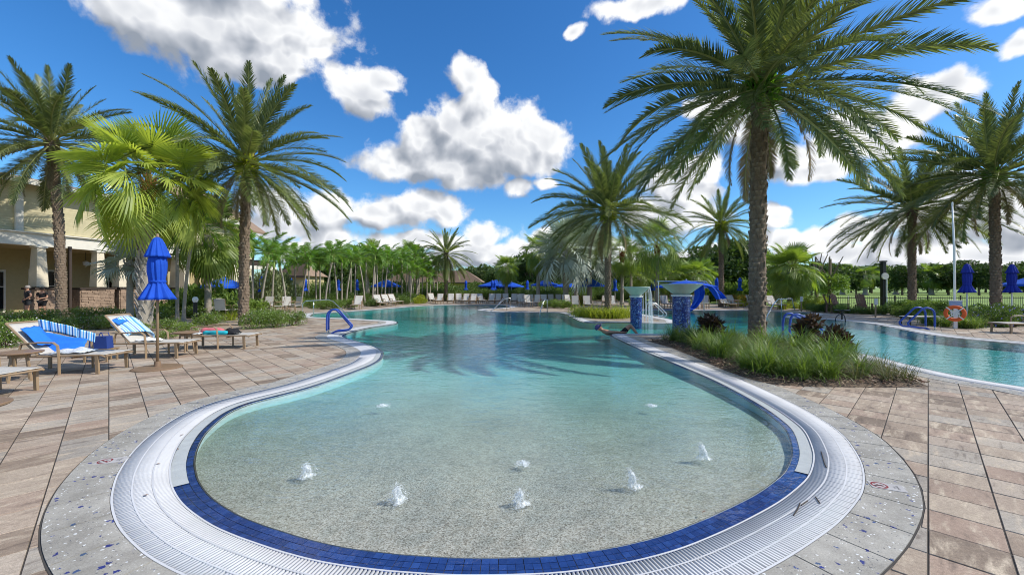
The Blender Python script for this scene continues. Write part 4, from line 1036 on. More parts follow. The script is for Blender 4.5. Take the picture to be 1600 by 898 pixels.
for k, (px, Y) in enumerate([(1145, 40), (1165, 41), (1185, 40), (1130, 43), (1110, 44)]): shrub('broad', px, 0, 2.6, 2.2, 'big-leaved pale green shrub behind the orange shrubs', 'big-leaved shrubs behind the far pool', Y)
g8 = 'hedge shrubs along the far deck and lawn fence'
for (px, Y, w_, h_) in [(1272, 26.5, 1.2, .6), (1290, 26, 1.2, .62), (1308, 25.5, 1.2, .55), (1328, 25, 1.2, .5), (1346, 24.5, 1.1, .5), (1362, 24.2, 1.1, .5), (1380, 24, 1.1, .55), (1398, 23.5, 1.3, .85), (1416, 23, 1.4, .95), (1436, 22.6, 1.4, 1.0), (1458, 22, 1.4, 1.0), (1480, 21.5, 1.3, .95), (1444, 21, 1.2, .8), (1408, 22, 1.1, .7), (1425, 21.6, 1.1, .75)]:
    shrub('plain' if random.random() < .5 else 'hedge', px, 0, w_, h_, 'green hedge shrub in front of the black lawn fence', g8, Y)
g9 = 'purple-flowered shrubs behind the life ring'
for (px, Y, w_, h_) in [(1470, 17.9, 1.0, .7), (1512, 17.6, 1.3, .85), (1538, 17.0, 1.2, .9), (1560, 16.4, 1.2, .95), (1585, 16.4, 1.2, .95), (1535, 18.6, 1.5, .95), (1575, 18.2, 1.5, 1.0), (1610, 17, 1.4, 1.0), (1505, 18.8, 1.3, .85)]:
    shrub('purple', px, 0, w_, h_, 'dark shrub with violet blooms around the date palm foot by the life ring', g9, Y)

# strap-leaf grasses ---------------------------------------------------------
def tuft(name, leafm, n, ln, spread, seed, lw=.014):
    r = np.random.default_rng(seed); V = []; Fq = []; Ft_ = []
    for k in range(n):
        a = r.uniform(0, 6.283); el = R(r.uniform(52, 88)) if r.random() > .25 else R(r.uniform(25, 55)); b0 = np.array((r.normal(0, spread), r.normal(0, spread), 0))
        l = ln * r.uniform(.6, 1.15); P = [b0]; e = el; S_ = 5; bend = r.uniform(.12, .36)
        for s_ in range(S_):
            P.append(P[-1] + np.array((math.cos(a) * math.cos(e), math.sin(a) * math.cos(e), math.sin(e))) * l / S_); e -= bend * (1 + s_ * .25)
        side = np.array((-math.sin(a), math.cos(a), 0)); bi = len(V)
        for s_ in range(S_):
            w_ = lw * (1 - .15 * s_) * (.7 if s_ == 0 else 1); V += [P[s_] - side * w_ / 2, P[s_] + side * w_ / 2]
        P[-1][2] = max(P[-1][2], .01); V.append(P[-1])
        for s_ in range(S_ - 1): Fq.append((bi + 2 * s_, bi + 2 * s_ + 1, bi + 2 * s_ + 3, bi + 2 * s_ + 2))
        Ft_.append((bi + 2 * S_ - 2, bi + 2 * S_ - 1, bi + 2 * S_))
    return mesh(name, V, Fq + Ft_, leafm)
TU = [tuft('grass_clump', L['grass'], 150, .74, .07, s_, .019) for s_ in (1, 2, 3, 4)]
TD = [tuft('grass_clump', L['dry'], 60, .68, .05, s_, .011) for s_ in (5, 6)]
TY = [tuft('grass_clump', L['yellow'], 170, .6, .16, s_, .022) for s_ in (8, 9)]
def clump(me, x, y, s_, label, group, z=.03):
    o = obj('grass_clump', me, None, (x, y, z), (0, 0, random.uniform(0, 6.28)), s_); return tag(o, label, 'ornamental grass', group)
bi_ = np.array(BED_ISL)
bed = struct(obj('island_bed', None)); V, Fc = cdt_fill(BED_ISL, [], np.array([p for p in np.stack(np.meshgrid(np.arange(2, 11, .3), np.arange(6.5, 14, .3)), -1).reshape(-1, 2) if inside([p], bi_)[0] and min(np.linalg.norm(bi_ - p, axis=1)) > .25]))
dd_ = np.array([min(np.linalg.norm((bi_[i] + (bi_[(i + 1) % len(bi_)] - bi_[i]) * np.clip(np.dot(p - bi_[i], bi_[(i + 1) % len(bi_)] - bi_[i]) / np.dot(bi_[(i + 1) % len(bi_)] - bi_[i], bi_[(i + 1) % len(bi_)] - bi_[i]), 0, 1)) - p) for i in range(len(bi_))) for p in V])
V3 = np.c_[V, .004 + .07 * np.clip(dd_ / .5, 0, 1) + rng.uniform(-.008, .008, len(V)) * (dd_ > .05)]
obj('mulch', mesh('mulch', V3, Fc, M['mulch'], smooth=True), bed)
# loose bark chips on the mulch
chips = MB(); k = 0
while k < 2600:
    p = np.array((random.uniform(2.4, 8.0), random.uniform(6.4, 13.5)))
    if not inside([p], bi_)[0]: continue
    if p[1] > 9 and random.random() < .6: continue
    s_ = random.uniform(.012, .035); chips.box((p[0], p[1], .05 + random.uniform(0, .04)), (s_ * 1.8, s_ * .8, .008), random.uniform(0, 6.28), random.randint(0, 2), 1, random.uniform(-.5, .5), random.uniform(-.5, .5)); k += 1
struct(chips.build('bark_chips', [M['mulch'], M['redwood'], M['frame']], bed), 'stuff')
LAB = 'green strap-leaf grass clump in the mulched island bed around the big palm'
cnt = 0; tries = 0; placed = []
while cnt < 66 and tries < 6000:
    tries += 1; p = np.array((random.uniform(2.4, 7.4), random.uniform(6.8, 13.4)))
    if not inside([p], bi_)[0]: continue
    j = min(np.linalg.norm((bi_[i] + (bi_[(i + 1) % len(bi_)] - bi_[i]) * np.clip(np.dot(p - bi_[i], bi_[(i + 1) % len(bi_)] - bi_[i]) / np.dot(bi_[(i + 1) % len(bi_)] - bi_[i], bi_[(i + 1) % len(bi_)] - bi_[i]), 0, 1)) - p) for i in range(len(bi_)))
    if j < .30 or any(np.linalg.norm(q - p) < .26 for q in placed): continue
    px = p[0] / p[1] * F + 800
    if px > 1345 and p[1] < 8.8: continue
    placed.append(p); clump(random.choice(TU + TU + TU + TD), p[0], p[1], random.uniform(.72, 1.15), LAB, 'grass clumps in the island bed', .05); cnt += 1
for (px, py) in [(1368, 590), (1385, 598), (1402, 592), (1350, 584), (1335, 596), (1418, 598), (1375, 582)]:
    x, y = G(px, py); clump(random.choice(TD), x, y, .85, 'thin dry grass clump at the pointed end of the island bed', 'dry grass clumps at the island bed tip')
for (px, Y) in [(908, 22.5), (920, 22), (932, 21.6), (944, 21.4), (956, 21.3), (968, 21.4), (979, 22), (915, 24), (930, 23.6), (945, 23.5), (960, 23.4), (975, 24), (902, 24.5)]:
    clump(random.choice(TY), gp(px, Y), Y, 1.35, 'yellow-green grass clump on the deck spit before the central date palm', 'yellow grass clumps on the deck spit', 0)
for (px, Y) in [(1452, 17.6), (1462, 17.1), (1478, 16.7), (1503, 16.2), (1518, 16.0), (1530, 16.3), (1445, 18.3), (1510, 17)]:
    clump(random.choice(TU), gp(px, Y), Y, 1.0, 'arching strap-leaf grass clump beside the orange life ring', 'grass clumps by the life ring', 0)
x, y = G(357, 500); clump(TY[0], x, y, 1.1, 'single spiky yellow-green clump behind the lounge chair with clothes', None, 0)
# copper-leaved plants
def copper(label, px, Y, h_, w_, s=3):
    t = thing('copper_plant', label, 'plant', (gp(px, Y), Y, .05))
    MB().tube([(0, 0, 0), (.03, 0, h_ * .8)], [.03, .015], 6).build('stem', M['redwood'], t)
    V, Fq = leaves(520, .16, lumps(s, 9, w_ * .6, w_ * .6, h_ * .4, .12), s, .42, .6); V[:, 2] += h_ * .55
    obj('foliage', mesh('foliage', V, Fq, L['copper']), t); return t
copper('dark copper-leaved plant between the near bowl column and the big palm', 1112, 11.0, .85, .34, 3)
copper('dark copper-leaved plant at the blue handrail behind the grasses', 1266, 9.6, .82, .26, 4)
copper('smaller copper-leaved plant drooping right of the taller copper plant', 1306, 9.2, .62, .22, 5)
copper('low dark plant among the grasses below the taller copper plant', 1290, 9.0, .42, .22, 6)

# background trees --------------------------------------------------------------
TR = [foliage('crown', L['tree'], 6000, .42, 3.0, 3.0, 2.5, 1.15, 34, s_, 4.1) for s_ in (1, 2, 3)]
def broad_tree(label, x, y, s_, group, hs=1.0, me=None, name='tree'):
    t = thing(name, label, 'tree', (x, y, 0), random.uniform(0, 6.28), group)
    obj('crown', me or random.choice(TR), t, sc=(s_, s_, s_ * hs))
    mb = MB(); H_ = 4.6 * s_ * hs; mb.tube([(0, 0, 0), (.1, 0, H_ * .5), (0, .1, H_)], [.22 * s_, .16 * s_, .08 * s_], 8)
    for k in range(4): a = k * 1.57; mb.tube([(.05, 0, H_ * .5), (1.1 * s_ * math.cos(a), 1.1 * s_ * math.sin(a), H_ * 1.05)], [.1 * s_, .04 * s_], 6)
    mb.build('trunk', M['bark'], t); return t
GT = 'dark trees beyond the lawn'
for k, px in enumerate(range(1290, 1720, 24)):
    Y = 100 + 14 * math.sin(k * 2.3) + random.uniform(-6, 6); broad_tree('dark broadleaf tree in the line beyond the green lawn', gp(px, Y), Y, random.uniform(.72, 1.15), GT, random.uniform(.8, 1.1))
for k, px in enumerate(range(1300, 1700, 30)):
    Y = 128 + random.uniform(-6, 6); broad_tree('dark broadleaf tree in the line beyond the green lawn', gp(px, Y), Y, random.uniform(1.1, 1.6), GT, random.uniform(.75, .95))
GU = 'dark trees behind the far deck'
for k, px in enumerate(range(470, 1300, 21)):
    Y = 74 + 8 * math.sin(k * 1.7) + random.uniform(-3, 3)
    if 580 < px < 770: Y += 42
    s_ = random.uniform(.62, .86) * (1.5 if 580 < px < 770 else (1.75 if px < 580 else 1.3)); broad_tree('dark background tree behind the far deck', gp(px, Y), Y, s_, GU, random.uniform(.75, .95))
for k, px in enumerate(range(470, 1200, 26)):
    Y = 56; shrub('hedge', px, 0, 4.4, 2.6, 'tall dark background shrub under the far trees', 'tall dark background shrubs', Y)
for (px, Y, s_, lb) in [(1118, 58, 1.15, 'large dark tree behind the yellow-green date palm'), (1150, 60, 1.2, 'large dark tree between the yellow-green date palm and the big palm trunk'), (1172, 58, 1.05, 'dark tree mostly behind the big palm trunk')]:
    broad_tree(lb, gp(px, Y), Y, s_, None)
LT = foliage('crown', L['shrub'], 2600, .2, 1.5, 1.5, 1.1, .5, 24, 33, 1.9)
broad_tree('loose light green tree between the round fan palm and the lawn', gp(1296, 40), 40, .95, None, 1.0, LT)
broad_tree('lighter green small tree just right of the round fan palm', gp(1276, 46), 46, 1.0, None, 1.1, LT)
for k, (px, Y) in enumerate([(1352, 88), (1316, 92), (1455, 90), (1400, 95)]):
    fan_palm('cabbage_palm', 'distant pale-trunked fan palm on the far side of the lawn', gp(px, Y), Y, 4.2, .42, 'green', 16, 1.7, 'distant fan palms beyond the lawn', seed=200 + k, boots=False)

# ================================================================ clubhouse on the near-left
B0 = math.atan2(.125, 1.0)
club = thing('clubhouse', 'yellow-sided two storey clubhouse with cream porch beam and tapered stone-based columns', 'building', (-31.9, 0, 0), -B0)
def cb(name, m, c, size, par=club, **k):    # c = out, along, up in the facade's frame
    return MB().box(c, size, **k).build(name, m, par)
cb('porch_beam', M['trim'], (0, 26, 4.46), (.42, 26, .72))
cb('beam_cap', M['trim'], (.06, 26, 4.86), (.62, 26.1, .07))
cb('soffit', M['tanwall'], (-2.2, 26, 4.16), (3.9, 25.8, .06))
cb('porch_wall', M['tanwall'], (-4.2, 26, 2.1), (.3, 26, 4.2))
for (a, w_, h0, h1) in ((21.4, 2.6, 1.0, 3.3), (25.2, 1.5, .1, 2.6), (28.2, 1.6, .1, 2.7), (32.6, 2.2, .9, 2.9)):
    wd = cb('window', M['trim'], (-4.02, a, (h0 + h1) / 2), (.1, w_ + .28, h1 - h0 + .28)); MB().box((-3.95, a, (h0 + h1) / 2), (.06, w_, h1 - h0)).build('pane', M['window'], wd)
    for q in (-.25, 0, .25): MB().box((-3.9, a + q * w_, (h0 + h1) / 2), (.04, .05, h1 - h0)).build('muntin', M['trim'], wd)
    MB().box((-3.9, a, h0 + (h1 - h0) * .62), (.045, w_, .05)).build('muntin', M['trim'], wd)
for a in (19.5, 23.4, 26.6, 29.0, 32.2, 35.5):
    lp = MB().tube([(-1.9, a, 4.1), (-1.9, a, 3.5)], .02, 6).build('lamp_rod', M['black'], club); MB().lathe([(.02, .0), (.17, -.1), (.15, -.32), (.001, -.34)], 10, (-1.9, a, 3.5)).build('lamp_shade', M['signwhite'], lp)
wall = cb('upper_wall', M['siding'], (-.12, 26, 6.35), (.3, 25.6, 2.9))
for k in range(20):
    z = 4.95 + k * .145; MB().box((.055, 26, z + .07), (.05, 25.5, .135), ry=.13).build('clapboard', M['siding'], wall)
for a in (24.1, 28.6): cb('corner_trim', M['trim'], (.12, a, 6.3), (.14, .36, 2.8))
rf = MB(); rf.add([(1.0, 12.5, 7.75), (1.0, 39.8, 7.75), (-9, 39.8, 10.0), (-9, 12.5, 10.0), (1.0, 12.5, 7.62), (1.0, 39.8, 7.62), (-9, 39.8, 9.8), (-9, 12.5, 9.8)], [(0, 1, 2, 3), (7, 6, 5, 4), (4, 5, 1, 0), (5, 6, 2, 1), (3, 7, 4, 0)])
rf.build('roof', M['roof'], club); cb('eave_fascia', M['trim'], (1.02, 26.1, 7.72), (.06, 27.3, .3)); cb('gable_wall', M['siding'], (-4.6, 39.4, 6.2), (9, .3, 4.4))
for a in (17.5, 21.0, 25.1, 28.3, 29.7, 31.3, 34.0, 37.0):
    c_ = MB().box((0, a, 2.86), (.60, .60, 2.45), top=.70).build('column', M['cream'], club)
    MB().box((0, a, 4.05), (.56, .56, .1)).build('capital', M['trim'], c_)
def ledge_pier(a0, a1, h_, d=.8):
    core = cb('pier', M['dkwood'], (0, (a0 + a1) / 2, h_ / 2), (d - .06, a1 - a0 - .06, h_)); st = MB(); z = .0; rr = random.Random(int(a0 * 7))
    while z < h_ - .05:
        hh = rr.uniform(.07, .16); a = a0
        while a < a1 - .02:
            w_ = min(rr.uniform(.16, .5), a1 - a); st.box((d / 2 - .02 + rr.uniform(-.02, .03), a + w_ / 2, z + hh / 2), (.1, w_ - .015, hh - .012)); a += w_
        o_ = -d / 2
        while o_ < d / 2 - .02:
            w_ = min(rr.uniform(.16, .4), d / 2 - o_); st.box((o_ + w_ / 2, a0 + .02 - rr.uniform(0, .03), z + hh / 2), (w_ - .015, .1, hh - .012)); o_ += w_
        z += hh
    s_ = st.build('stones', M['stone'], core); s_['kind'] = 'stuff'
    MB().box((0, (a0 + a1) / 2, h_ + .05), (d + .2, a1 - a0 + .2, .1)).build('cap', M['dkwood'], core)
for (a0, a1) in ((24.7, 25.6), (27.0, 29.0), (29.4, 31.0), (31.3, 33.0), (33.6, 34.6), (36.6, 37.5), (20.5, 21.4)): ledge_pier(a0, a1, 1.48)
cb('downpipe', M['dkwood'], (.4, 26.4, 2.2), (.14, .14, 4.0))
sconce = MB().box((.42, 30.9, 2.75), (.2, .2, .42), top=.7).build('wall_lantern', M['black'], club)
# further wing with pergola
wing = thing('clubhouse_wing', 'yellow clubhouse wing behind the palms with dark pergola beam and brown roof edge', 'building', (-31.9, 0, 0), -B0)
cb('pergola_beam', M['dkwood'], (1.6, 38, 3.95), (.3, 11.0, .42), wing); cb('pergola_fascia', M['trim'], (1.75, 38, 3.55), (.2, 11.0, .34), wing)
for k in range(14): cb('rafter', M['dkwood'], (.6, 33 + k * .8, 4.22), (2.6, .09, .16), wing)
for a in (33.2, 38.2, 43.2): cb('post', M['cream'], (1.6, a, 1.7), (.45, .45, 3.4), wing)
wl_ = cb('wall', M['siding'], (-1.2, 40.9, 3.7), (.4, 5.4, 7.4), wing)
for k in range(34): MB().box((-.97, 40.9, .3 + k * .205), (.05, 5.3, .19), ry=.1).build('clapboard', M['siding'], wl_)
for a in (39.4, 42.4):
    wd = cb('window', M['trim'], (-.93, a, 2.0), (.1, 2.0, 1.7), wing); MB().box((-.87, a, 2.0), (.06, 1.7, 1.4)).build('pane', M['window'], wd)
cb('lower_wall', M['tanwall'], (-1.25, 35.6, 2.0), (.4, 5.2, 4.0), wing); cb('corner_trim', M['trim'], (-.9, 41.0, 3.6), (.16, .3, 6.2), wing)
rf = MB(); rf.add([(.2, 37.5, 7.4), (.2, 44.2, 7.4), (-6, 44.2, 11.6), (-6, 37.5, 11.6), (.2, 37.5, 7.2), (.2, 44.2, 7.2), (-6, 44.2, 11.4), (-6, 37.5, 11.4)], [(0, 1, 2, 3), (7, 6, 5, 4), (4, 5, 1, 0), (5, 6, 2, 1), (3, 7, 4, 0)]); rf.build('roof', M['roof'], wing)
# small building and pool house with hip roofs
def hip_house(label, x0, x1, Y, dep, eave, top, ridge, ov, name='pool_house'):
    t = thing(name, label, 'building', ((x0 + x1) / 2, Y, 0)); w_ = (x1 - x0) / 2
    MB().box((0, dep / 2, eave / 2), (2 * w_ - 2 * ov, dep - 2 * ov, eave)).build('wall', M['tanwall'], t)
    r_ = MB(); V = [(-w_, 0, eave), (w_, 0, eave), (w_, dep, eave), (-w_, dep, eave), (-ridge, dep / 2, top), (ridge, dep / 2, top)]
    r_.add(V, [(0, 1, 5, 4), (2, 3, 4, 5), (1, 2, 5), (3, 0, 4)]); roof = r_.build('roof', M['roof'], t)
    nr = 16; ti = MB()
    for k in range(nr):       # tile courses stand proud of the roof plane
        f = k / nr; zz = eave + (top - eave) * f; xx = w_ + (ridge - w_) * f; ti.box((0, dep / 2 * f, zz + .05), (2 * xx, .12, .09))
    c_ = ti.build('tile_courses', M['roof'], roof); c_['kind'] = 'stuff'
    MB().box((0, -.03, eave - .12), (2 * w_, .08, .26)).build('fascia', M['dkwood'], t)
    return t
ph = hip_house('long tan pool house with brown hip roof behind the date palm and far loungers', gp(592, 92), gp(755, 92), 92, 15, 2.75, 5.7, 7.2, 1.0)
for px in (607, 640, 668, 742, 749): MB().box((gp(px, 92) - ph.location.x, .95, 1.2), (1.1, .12, 1.9)).build('window', M['window'], ph)
hip_house('small tan building with brown roof between feather palms beside the clubhouse wing', gp(425, 56), gp(478, 56), 56, 7, 3.2, 5.0, .8, .5, 'small_building')

# ================================================================ mosaic bowl columns
def bowl_column(label, px, Y, r, hcol, rb, htop, seed):
    t = thing('bowl_column', label, 'water feature', (gp(px, Y), Y, 0))
    MB().lathe([(r, -.3), (r, hcol)], 36).build('mosaic_shaft', M['mosaic'], t, smooth=True)
    MB().lathe([(r * 1.02, hcol), (r * 1.14, hcol + .005), (r * 1.14, hcol + .05), (r * .5, hcol + .055)], 36).build('collar', M['white'], t)
    MB().lathe([(r * .80, hcol + .05), (rb * .97, htop - .035), (rb, htop - .03), (rb, htop), (rb * .93, htop), (r * .7, hcol + .13), (.001, hcol + .12)], 48).build('bowl', M['bowl'], t, smooth=False)
    MB().lathe([(rb * .90, htop - .035), (.001, htop - .03)], 36).build('bowl_water', M['foam'], t)
    sp = MB(); rr = random.Random(seed)
    for k in range(26):
        a = rr.uniform(0, 6.28) if seed == 2 else rr.uniform(-.9, .9); x0, y0 = rb * math.cos(a), rb * math.sin(a); q = rr.uniform(.04, .16)
        sp.tube([(x0, y0, htop), (x0 * (1 + q), y0 * (1 + q), htop * .8), (x0 * (1 + 1.4 * q), y0 * (1 + 1.4 * q), htop * .4), (x0 * (1 + 1.6 * q), y0 * (1 + 1.6 * q), WZ)], [.006, .005, .008, .012], 4)
    if seed == 1: sp.build('falling_water', M['foam'], t)
    return t
bowl_column('blue mosaic column with green bowl and falling water, the farther by the steel handrail', 994, 18.75, .26, 1.16, .60, 1.64, 1)
bowl_column('blue mosaic column with wide pale green bowl at the island bed grasses', 1064.5, 13.9, .285, 1.30, .68, 1.72, 2)

# ================================================================ lounge furniture
def lounge(label, loc, rz, group, back=48, cushion=False):
    t = thing('lounge_chair', label, 'lounge chair', (*loc, 0), rz, group)
    a = R(back); hx = -.22; bx, bz = hx - math.cos(a) * .80, .36 + math.sin(a) * .80
    # seat sling sags a little; back sling rises from the hinge
    def sheet(P0, P1, w_, sag):
        m_ = MB(); V = []; K = 10
        for i in range(K + 1):
            f = i / K; x = P0[0] + (P1[0] - P0[0]) * f; z = P0[1] + (P1[1] - P0[1]) * f
            for j in range(7):
                g_ = j / 6; V.append((x, (g_ - .5) * w_, z - sag * math.sin(math.pi * g_) * math.sin(math.pi * f) ** .5))
        n0 = len(V); V += [(v[0], v[1], v[2] - .008) for v in V]; Fc = []
        for i in range(K):
            for j in range(6):
                q = i * 7 + j; Fc += [(q, q + 7, q + 8, q + 1), (n0 + q, n0 + q + 1, n0 + q + 8, n0 + q + 7)]
        for i in range(K): q = i * 7; Fc += [(q, n0 + q, n0 + q + 7, q + 7), (q + 6, q + 13, n0 + q + 13, n0 + q + 6)]
        for j in range(6): Fc += [(j, j + 1, n0 + j + 1, n0 + j), (K * 7 + j, n0 + K * 7 + j, n0 + K * 7 + j + 1, K * 7 + j + 1)]
        m_.add(V, Fc); return m_
    sheet((hx, .365), (.93, .365), .58, .025).build('seat_sling', M['sling'], t, smooth=True)
    sheet((hx - .01, .37), (bx, bz), .58, .03).build('back_sling', M['sling'], t, smooth=True)
    for s_ in (-1, 1):
        y = .31 * s_; MB().tube([(hx - .4, y, .335), (.3, y, .34), (.86, y, .35), (.93, y, .32)], .019, 6).build('side_rail', M['frame'], t)
        MB().tube([(hx, y, .36), ((hx + bx) / 2, y, (.36 + bz) / 2 + .01), (bx, y, bz)], .018, 6).build('back_rail', M['frame'], t)
        MB().box((.80, y, .17), (.055, .035, .34), ry=-.05).build('leg', M['frame'], t)
        MB().box((-.62, y, .165), (.05, .035, .33)).build('leg', M['frame'], t)
        MB().tube([(.16, y * 1.05, .0), (.155, y * 1.05, .3), (.13, y * 1.05, .53), (.06, y * 1.05, .585), (-.2, y * 1.05, .59), (-.48, y * 1.05, .57), (-.52, y * 1.05, .45), (-.52, y * 1.0, .35)], [.026] * 3 + [.024] * 5, 6, flat=.75).build('arm', M['frame'], t)
    MB().tube([(.93, -.3, .33), (.93, .3, .33)], .017, 6).build('cross_bar', M['frame'], t); MB().tube([(bx, -.3, bz), (bx, .3, bz)], .018, 6).build('head_bar', M['frame'], t)
    MB().tube([(.35, -.3, .30), (.35, .3, .30)], .014, 6).build('cross_bar', M['frame'], t)
    return t
GLg = 'sling lounge chairs beside the near left deck'
lounge('reclined sling lounge chair with striped towel and white clothes, nearest in full view', (-8.49, 7.83), R(4), None, 47)
lounge('reclined sling lounge chair with folded blue towel behind the umbrella pole', (-8.40, 9.52), R(3), None, 50)
lounge('flat sling lounge chair with rolled clothes, farthest of the near group', (-7.8, 10.92), R(4), None, 4)
lounge('empty sling lounge chair cut by the picture edge, closest to the viewer', (-8.24, 6.13), R(-4), None, 14)
lounge('reclined grey sling lounge chair by the shrubs beyond the life ring', (gp(1603, 14.2) + .25, 14.4), R(176), None, 50)
proto = lounge('cream sling lounge chair in the far row, first from the palm trunk', (gp(686, 40.5), 40.5), R(-92), None, 52)
index_kids()
GFL = 'cream lounge chairs on the far deck'; LFL = 'cream sling lounge chair in the row along the far pool edge'
proto['label'] = LFL; proto['group'] = GFL
for (px, Y, a) in [(704, 41, -85), (717, 42, -80), (727, 40.8, -95), (739, 40.5, -92), (752, 41, -70), (768, 41, -92), (778, 41.2, -92), (790, 42, -88), (803, 41, -95), (817, 40, -80), (676, 43, -60)]:
    dup(proto, (gp(px, Y), Y, 0), R(a), LFL, GFL)
LM = 'cream sling lounge chair near the shrubs below the feather palm row'
for (px, Y, a) in [(558, 30.5, -80), (593, 34.5, -50), (606, 36, -45), (617, 38, -40)]: dup(proto, (gp(px, Y), Y, 0), R(a), LM, 'lounge chairs by the feather palms')
LC = 'cream lounge chair on the far side of the second pool'
for (px, Y, a) in [(1040, 32, -95), (1090, 32, -92), (1135, 32.5, -88), (1146, 33, -88), (1210, 30.5, -90), (1178, 33, -90), (1060, 34, -92)]: dup(proto, (gp(px, Y), Y, 0), R(a), LC, 'lounge chairs beyond the second pool')
# upright patio chairs and small tables
def patio_chair():
    t = thing('patio_chair', '', 'chair', (0, 0, 0))
    MB().box((0, 0, .43), (.5, .5, .03)).build('seat', M['sling'], t)
    MB().box((-.30, 0, .72), (.03, .48, .58), ry=-.22).build('backrest', M['sling'], t)
    for sx in (-.22, .22):
        for sy in (-.25, .25): MB().tube([(sx, sy, .43), (sx * 1.2, sy, 0)], .015, 5).build('leg', M['frame'], t)
    for sy in (-.27, .27): MB().tube([(.25, sy, .43), (.2, sy, .66), (-.3, sy, .68), (-.37, sy, 1.0)], .015, 5).build('arm', M['frame'], t)
    return t
pc = patio_chair(); index_kids(); first = True
def chairs(lst, label, group):
    global first
    for (px, Y, a) in lst:
        if first: pc.location = (gp(px, Y), Y, 0); pc.rotation_euler = (0, 0, R(a)); pc['label'] = label; pc['group'] = group; first = False
        else: dup(pc, (gp(px, Y), Y, 0), R(a), label, group)
chairs([(418, 27, -80), (436, 26, 200), (448, 27, -60), (461, 26.5, -110), (455, 29, 20)], 'cream patio chair around the table behind the flowering shrub clump', 'patio chairs behind the shrub clump')
chairs([(334, 22.5, -70), (348, 21.5, 100), (362, 22, -100), (372, 23, -60)], 'cream patio chair beneath the square blue umbrella by the tall date palm', 'patio chairs under the square umbrella')
chairs([(826, 33, -70), (838, 33.5, -110), (850, 35, -90), (862, 36, -80), (872, 36, -100), (884, 35, -80), (815, 35, -60), (832, 36, 60)], 'cream patio chair near the small curved handrail on the far deck', 'patio chairs by the curved handrail')
chairs([(899, 29.5, -95), (918, 29.2, -88), (940, 31, 120), (958, 30, -80), (890, 33, -60)], 'pale patio chair behind the grassy spit bed', 'patio chairs behind the grassy spit')
chairs([(1090, 30, -60), (1102, 31, -110)], 'cream patio chair beside the draped blue canvas', 'patio chairs by the blue canvas')
def round_table(label, x, y, r, h_, group=None, m_='bronze'):
    t = thing('side_table', label, 'table', (x, y, 0), random.uniform(0, 1), group)
    MB().lathe([(.001, h_ - .035), (r * .93, h_ - .035), (r, h_ - .02), (r, h_ - .006), (r * .97, h_), (.001, h_)], 28).build('table_top', M[m_], t)
    MB().lathe([(.001, h_ - .10), (r * .45, h_ - .1), (r * .45, h_ - .04)], 16).build('apron', M['frame'], t)
    for k in range(4): a = k * math.pi / 2; MB().tube([(r * .4 * math.cos(a), r * .4 * math.sin(a), h_ - .06), (r * .62 * math.cos(a), r * .62 * math.sin(a), 0)], .02, 6).build('leg', M['frame'], t)
    return t
round_table('round brown side table between the empty lounge chair and the towel-draped one', -8.42, 7.0, .29, .505)
round_table('round tan side table between the folded towel chair and the flat clothes chair', -8.12, 10.2, .27, .50)
round_table('round brown side table at the very bottom left, mostly outside the picture', -5.17, 3.9, .27, .49)
for (px, Y) in [(447, 28), (350, 22.2), (843, 34.5), (868, 34.2), (948, 30.5), (745, 41.5), (786, 41), (1150, 32)]: round_table('small tan table among the far patio chairs', gp(px, Y), Y, .38, .6, 'small far tables')

# towels and clothes --------------------------------------------------------
def cloth(name, P, nu, nv, mtl, th=.012, fold=.02, seed=0, freq=9.0):
    """sheet through a function P(u,v) -> point, with folds and thickness"""
    r = random.Random(seed); ph_ = [r.uniform(0, 6.28) for _ in range(4)]; V = []; uv = []
    for i in range(nu + 1):
        for j in range(nv + 1):
            u, v = i / nu, j / nv; p = Vector(P(u, v)); p.z += fold * (math.sin(freq * u + ph_[0] + 3 * v) * .5 + math.sin(freq * 1.7 * v + ph_[1] + 2 * u) * .5); V.append(p); uv.append((u, v))
    m_ = nv + 1; n0 = len(V); V += [v - Vector((0, 0, th)) for v in V]; uv = uv + uv; Fc = []
    for i in range(nu):
        for j in range(nv):
            q = i * m_ + j; Fc += [(q, q + m_, q + m_ + 1, q + 1), (n0 + q, n0 + q + 1, n0 + q + m_ + 1, n0 + q + m_)]
    for i in range(nu): q = i * m_; Fc += [(q, n0 + q, n0 + q + m_, q + m_), (q + nv, q + nv + m_, n0 + q + nv + m_, n0 + q + nv)]
    for j in range(nv): q = nu * m_; Fc += [(j, j + 1, n0 + j + 1, n0 + j), (q + j, n0 + q + j, n0 + q + j + 1, q + j + 1)]
    return mesh(name, V, Fc, mtl, None, True, uv)
def on(t_loc, rz, x, y, z): c_, s_ = math.cos(rz), math.sin(rz); return (t_loc[0] + x * c_ - y * s_, t_loc[1] + x * s_ + y * c_, z)
cA = ((-8.49, 7.83), R(4)); cB = ((-8.40, 9.52), R(3)); cC = ((-7.8, 10.92), R(4))
# big towel: hung over the raised back, stretched to the far arm, drooping between
def lerp(a, b_, t): return a + (b_ - a) * t
def tow1(u, v):     # striped upper strip from head to far arm front
    x = lerp(-.60, .24, u); y = lerp(.14, .34, u ** .6) + .15 * (v - .5) * (1 - .3 * u); z = lerp(.97, .66, u ** 1.15) - .20 * v * (1 - .25 * u)
    return on(*cA, x, y - .12 * v, z + .02)
tw = thing('striped_towel', 'light blue striped towel stretched over the back and arm of the nearest reclined lounge', 'towel', (0, 0, 0))
obj('striped_band', cloth('striped_band', tow1, 30, 6, M['striped'], .014, .012, 1, 14), tw)
def tow2(u, v):
    x = lerp(-.56, .12, u) + .12 * v * (1 - u); y = lerp(.02, .26, u) - .10 * v; z = lerp(.80, .60, u) - v * (.40 - .12 * abs(u - .35)) * (1 - .5 * u) - .03
    return on(*cA, x, y, z)
obj('plain_side', cloth('plain_side', tow2, 18, 10, M['towel'], .012, .018, 2, 8), tw)
